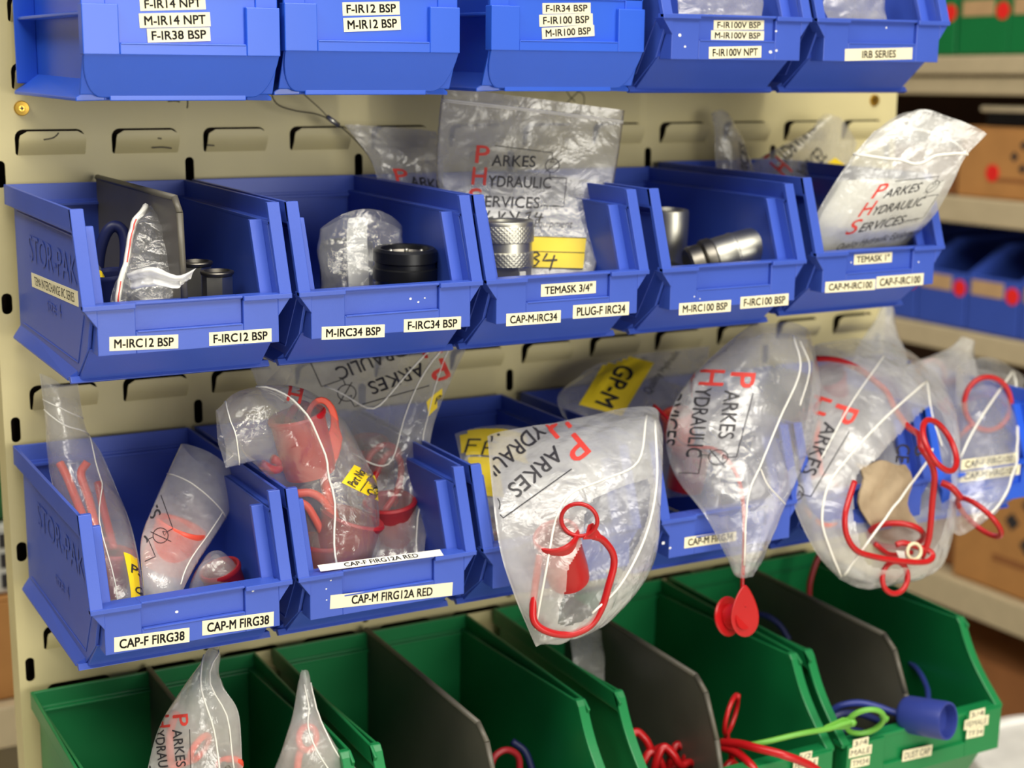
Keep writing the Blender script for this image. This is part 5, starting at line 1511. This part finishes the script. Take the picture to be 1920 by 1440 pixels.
ys = [.453, .573, .694, .815, .936]
for k, y0 in enumerate(ys):
    shelf_bin(y0, .118, -.372, .098, BLUE if k != 9 else BLUE_NEW, ['blurred blue shelf bin at the right edge with a red dot', 'blurred blue shelf bin with tan label and red dot, second from right edge', 'blurred blue shelf bin partly behind the TEMASK 1 bin', 'blurred blue shelf bin behind the TEMASK 1 bin', 'blue shelf bin furthest left on the rack'][k], 'blue bins on the rack shelf')
for k, y0 in enumerate((.52, .635, .755, .875)):
    shelf_bin(y0, .115, .098, .098, GREEN, ['blurred green shelf bin at the top right edge', 'blurred green shelf bin with tan label and red dot, top right', 'blurred green shelf bin behind the IRB SERIES bin', 'green shelf bin furthest left on the rack top'][k], 'green bins on the rack shelf')


def carton(x0, x1, y0, y1, z0, z1, label, mt=CARD, dot=None, mark=True, name='cardboard_box'):
    o = ((x0 + x1) / 2, (y0 + y1) / 2, z0); t = thing(name, label, 'box', o)
    MB().box(x0, x1, y0, y1, z0, z1 - .004).build('carton', mt, t, o, bevel=.003)
    for (a, b_) in ((x0, (x0 + x1) / 2 - .001), ((x0 + x1) / 2 + .001, x1)): MB().box(a, b_, y0, y1, z1 - .004, z1 - .001).build('flap', mt, t, o, bevel=.001)
    if dot: MB().lathe([(.0001, -.0012), (.0145, -.0012), (.0145, 0)], (x0, dot[0], dot[1]), (1, 0, 0), 24).build('dot_sticker', DOT, t, o)
    if mark:
        w = y1 - y0; yc = y0 + w * .40; zc = z0 + (z1 - z0) * .60; s_ = (z1 - z0)
        pr = MB()
        for (dy, dz) in ((0, .16), (0, -.16), (.16, 0), (-.16, 0)):
            q = [(yc + dy * s_ + a * s_ * .075, zc + dz * s_ + b_ * s_ * .075) for a, b_ in ((0, 1), (1, 0), (0, -1), (-1, 0))]
            pr.add([(x0 - .0006, a, b_) for a, b_ in q], [(0, 1, 2, 3)])
        o2 = pr.build('printed_emblem', INK_SOFT, t, o); o2['kind'] = 'stuff'
        MB().box(x0 - .0006, x0 - .0002, yc - .07, yc + .075, z0 + s_ * .24, z0 + s_ * .30).build('printed_line', CARD_DARK, t, o)
    return t


carton(XR + .016, XR + .30, .50, .745, -.141, -.020, 'cardboard box with black emblem and red dot on the rack, right edge', dot=(.664, -.098))

o = carton(XR + .03, XR + .30, .76, .96, -.141, -.06, 'low brown box in the shadow left of the emblem box', CARD_DARK, mark=False)
# pale folded sheet and dark tray above the box
t = thing('parts_tray', 'dark tray with pale lining resting on the emblem box', 'tray', (XR + .12, .62, -.021)); o = (XR + .12, .62, -.021)
MB().box(XR + .03, XR + .25, .50, .70, -.0205, .004).build('tray', BLACK, t, o, bevel=.003)
MB().box(XR + .028, XR + .25, .50, .715, .004, .014).build('lining', mat('cream_foam', srgb(214, 200, 170), .8), t, o, bevel=.004)
carton(XR + .016, XR + .32, .42, .700, -.821, -.60, 'brown cardboard box with dark print low on the rack', CARD)
carton(XR + .05, XR + .32, .705, .93, -.821, -.66, 'darker cardboard box beside the low brown one', CARD_DARK, mark=False)
carton(XR + .03, XR + .34, .30, .80, -1.198, -.96, 'brown box on the lowest visible rack shelf', CARD_DARK, mark=False)

# white drum at the lower right
dc = (1.285, -.055, -1.4); t = thing('plastic_drum', 'white plastic drum standing on the floor at lower right', 'drum', dc)
MB().lathe([(.0001, 0), (.120, 0), (.128, .01), (.132, .60), (.128, .625)], dc, (0, 0, 1), 56).build('body', mat('white_plastic', srgb(236, 234, 228), .4), t, dc, angle=40)
MB().lathe([(.128, .612), (.137, .613), (.138, .640), (.134, .646), (.124, .646), (.122, .641), (.0001, .642)], dc, (0, 0, 1), 56).build('lid', mat('white_lid', srgb(240, 239, 235), .4), t, dc, angle=40)

# ------------------------------------------------------------------ things glimpsed past the left edge of the panel
YB = .5
lk = thing('shelving_rack', 'cream shelf edges glimpsed past the left edge of the panel', 'shelving', (-.05, YB + .1, -1.4)); lo_ = (-.05, YB + .1, -1.4)
for z in (-.655, -.25, .15):
    MB().box(-.5, .21, YB - .02, YB + .35, z - .05, z).build('shelf', SHELF, lk, lo_, bevel=.003)
MB().box(.185, .21, YB + .32, YB + .35, -1.4, .4).build('upright', SHELF, lk, lo_)
MB().box(-.5, -.475, YB + .32, YB + .35, -1.4, .4).build('upright', SHELF, lk, lo_)
carton(-.02, .150, YB, YB + .2, -.654, -.53, 'brown box edge glimpsed left of the lowest blue bin', CARD, mark=False)
t = carton(-.02, .149, YB + .01, YB + .18, -.529, -.45, 'pale printed box on top of the brown one at the left edge', PAPER, mark=False)
for k in range(3): MB().box(.130, .146, YB + .0090, YB + .0099, -.522 + .024 * k, -.505 + .024 * k).build('printed_square', INK_SOFT, t, (.0645, YB + .095, -.529))
g = MB(); gc = (.128, YB + .06, -.449); t = thing('green_pouch', 'green wrapped pack at the far left edge behind the panel', 'pack', gc)
MB().lathe([(.0001, 0), (.030, .004), (.034, .04), (.030, .09), (.014, .11), (.0001, .112)], gc, (0, 0, 1), 20).build('body', mat('leaf_green_film', srgb(40, 120, 60), .5, var=.3), t, gc, smooth=True)
MB().lathe([(.0001, .11), (.010, .112), (.012, .125), (.0001, .128)], gc, (0, 0, 1), 14).build('tied_top', mat('dark_green_film', srgb(26, 80, 44), .5), t, gc, smooth=True)
carton(-.02, .150, YB, YB + .2, -.249, -.12, 'pale box at the far left edge behind the panel top', PAPER, mark=False)
carton(-.02, .17, YB, YB + .25, -1.0, -.80, 'box with red print at the lower left edge', PAPER, mark=False)

# ------------------------------------------------------------------ little white chips rubbed into the bin fronts
CHIP = mat('white_chip', srgb(226, 228, 232), .6)


def chips(b, pts):
    P0, n = front_plane(b)
    inv = b.matrix_world.inverted()
    for k, (u, v, r, rec) in enumerate(pts):
        P = P0 - n * (.0032 if rec else 0)
        d = ray(u, v); c = CAM_POS + ((P - CAM_POS) @ n) / (d @ n) * d + n * .0002
        ex = np.array([1.0, 0, 0]); ez = np.array([0, 0, 1.0])
        V = []
        for i in range(7):
            a = i / 7 * 2 * PI; q = r * .8 * (.6 + .5 * abs(math.sin(2.7 * i + k)))
            V.append(c + ex * q * math.cos(a) * 1.3 + ez * q * math.sin(a))
        mb = MB(); mb.add([tuple(inv @ Vector(p)) for p in V], [tuple(range(7))])
        mb.build('paint_chip', CHIP, b)


chips(row1[3], [(1275, 66, .0017, 0), (1284, 87, .0012, 0), (1444, 98, .0018, 0), (1456, 95, .0014, 0), (1455, 58, .0012, 0)])
chips(row1[4], [(1662, 52, .0011, 1)])
chips(row3[0], [(332, 1147, .0014, 1), (474, 1108, .0010, 0)])
chips(row3[3], [(1244, 1018, .0018, 0), (1256, 1027, .0014, 0)])
chips(row2[1], [(770, 560, .0012, 1), (784, 566, .0010, 1), (796, 559, .0008, 1)])
chips(row2[4], [(1596, 492, .0009, 0), (1722, 491, .0010, 0)])
chips(row3[1], [(612, 1104, .0008, 0), (620, 1088, .0008, 0), (612, 1125, .0007, 0)])
chips(row2[3], [(1302, 556, .0008, 0), (1312, 560, .0007, 0)])
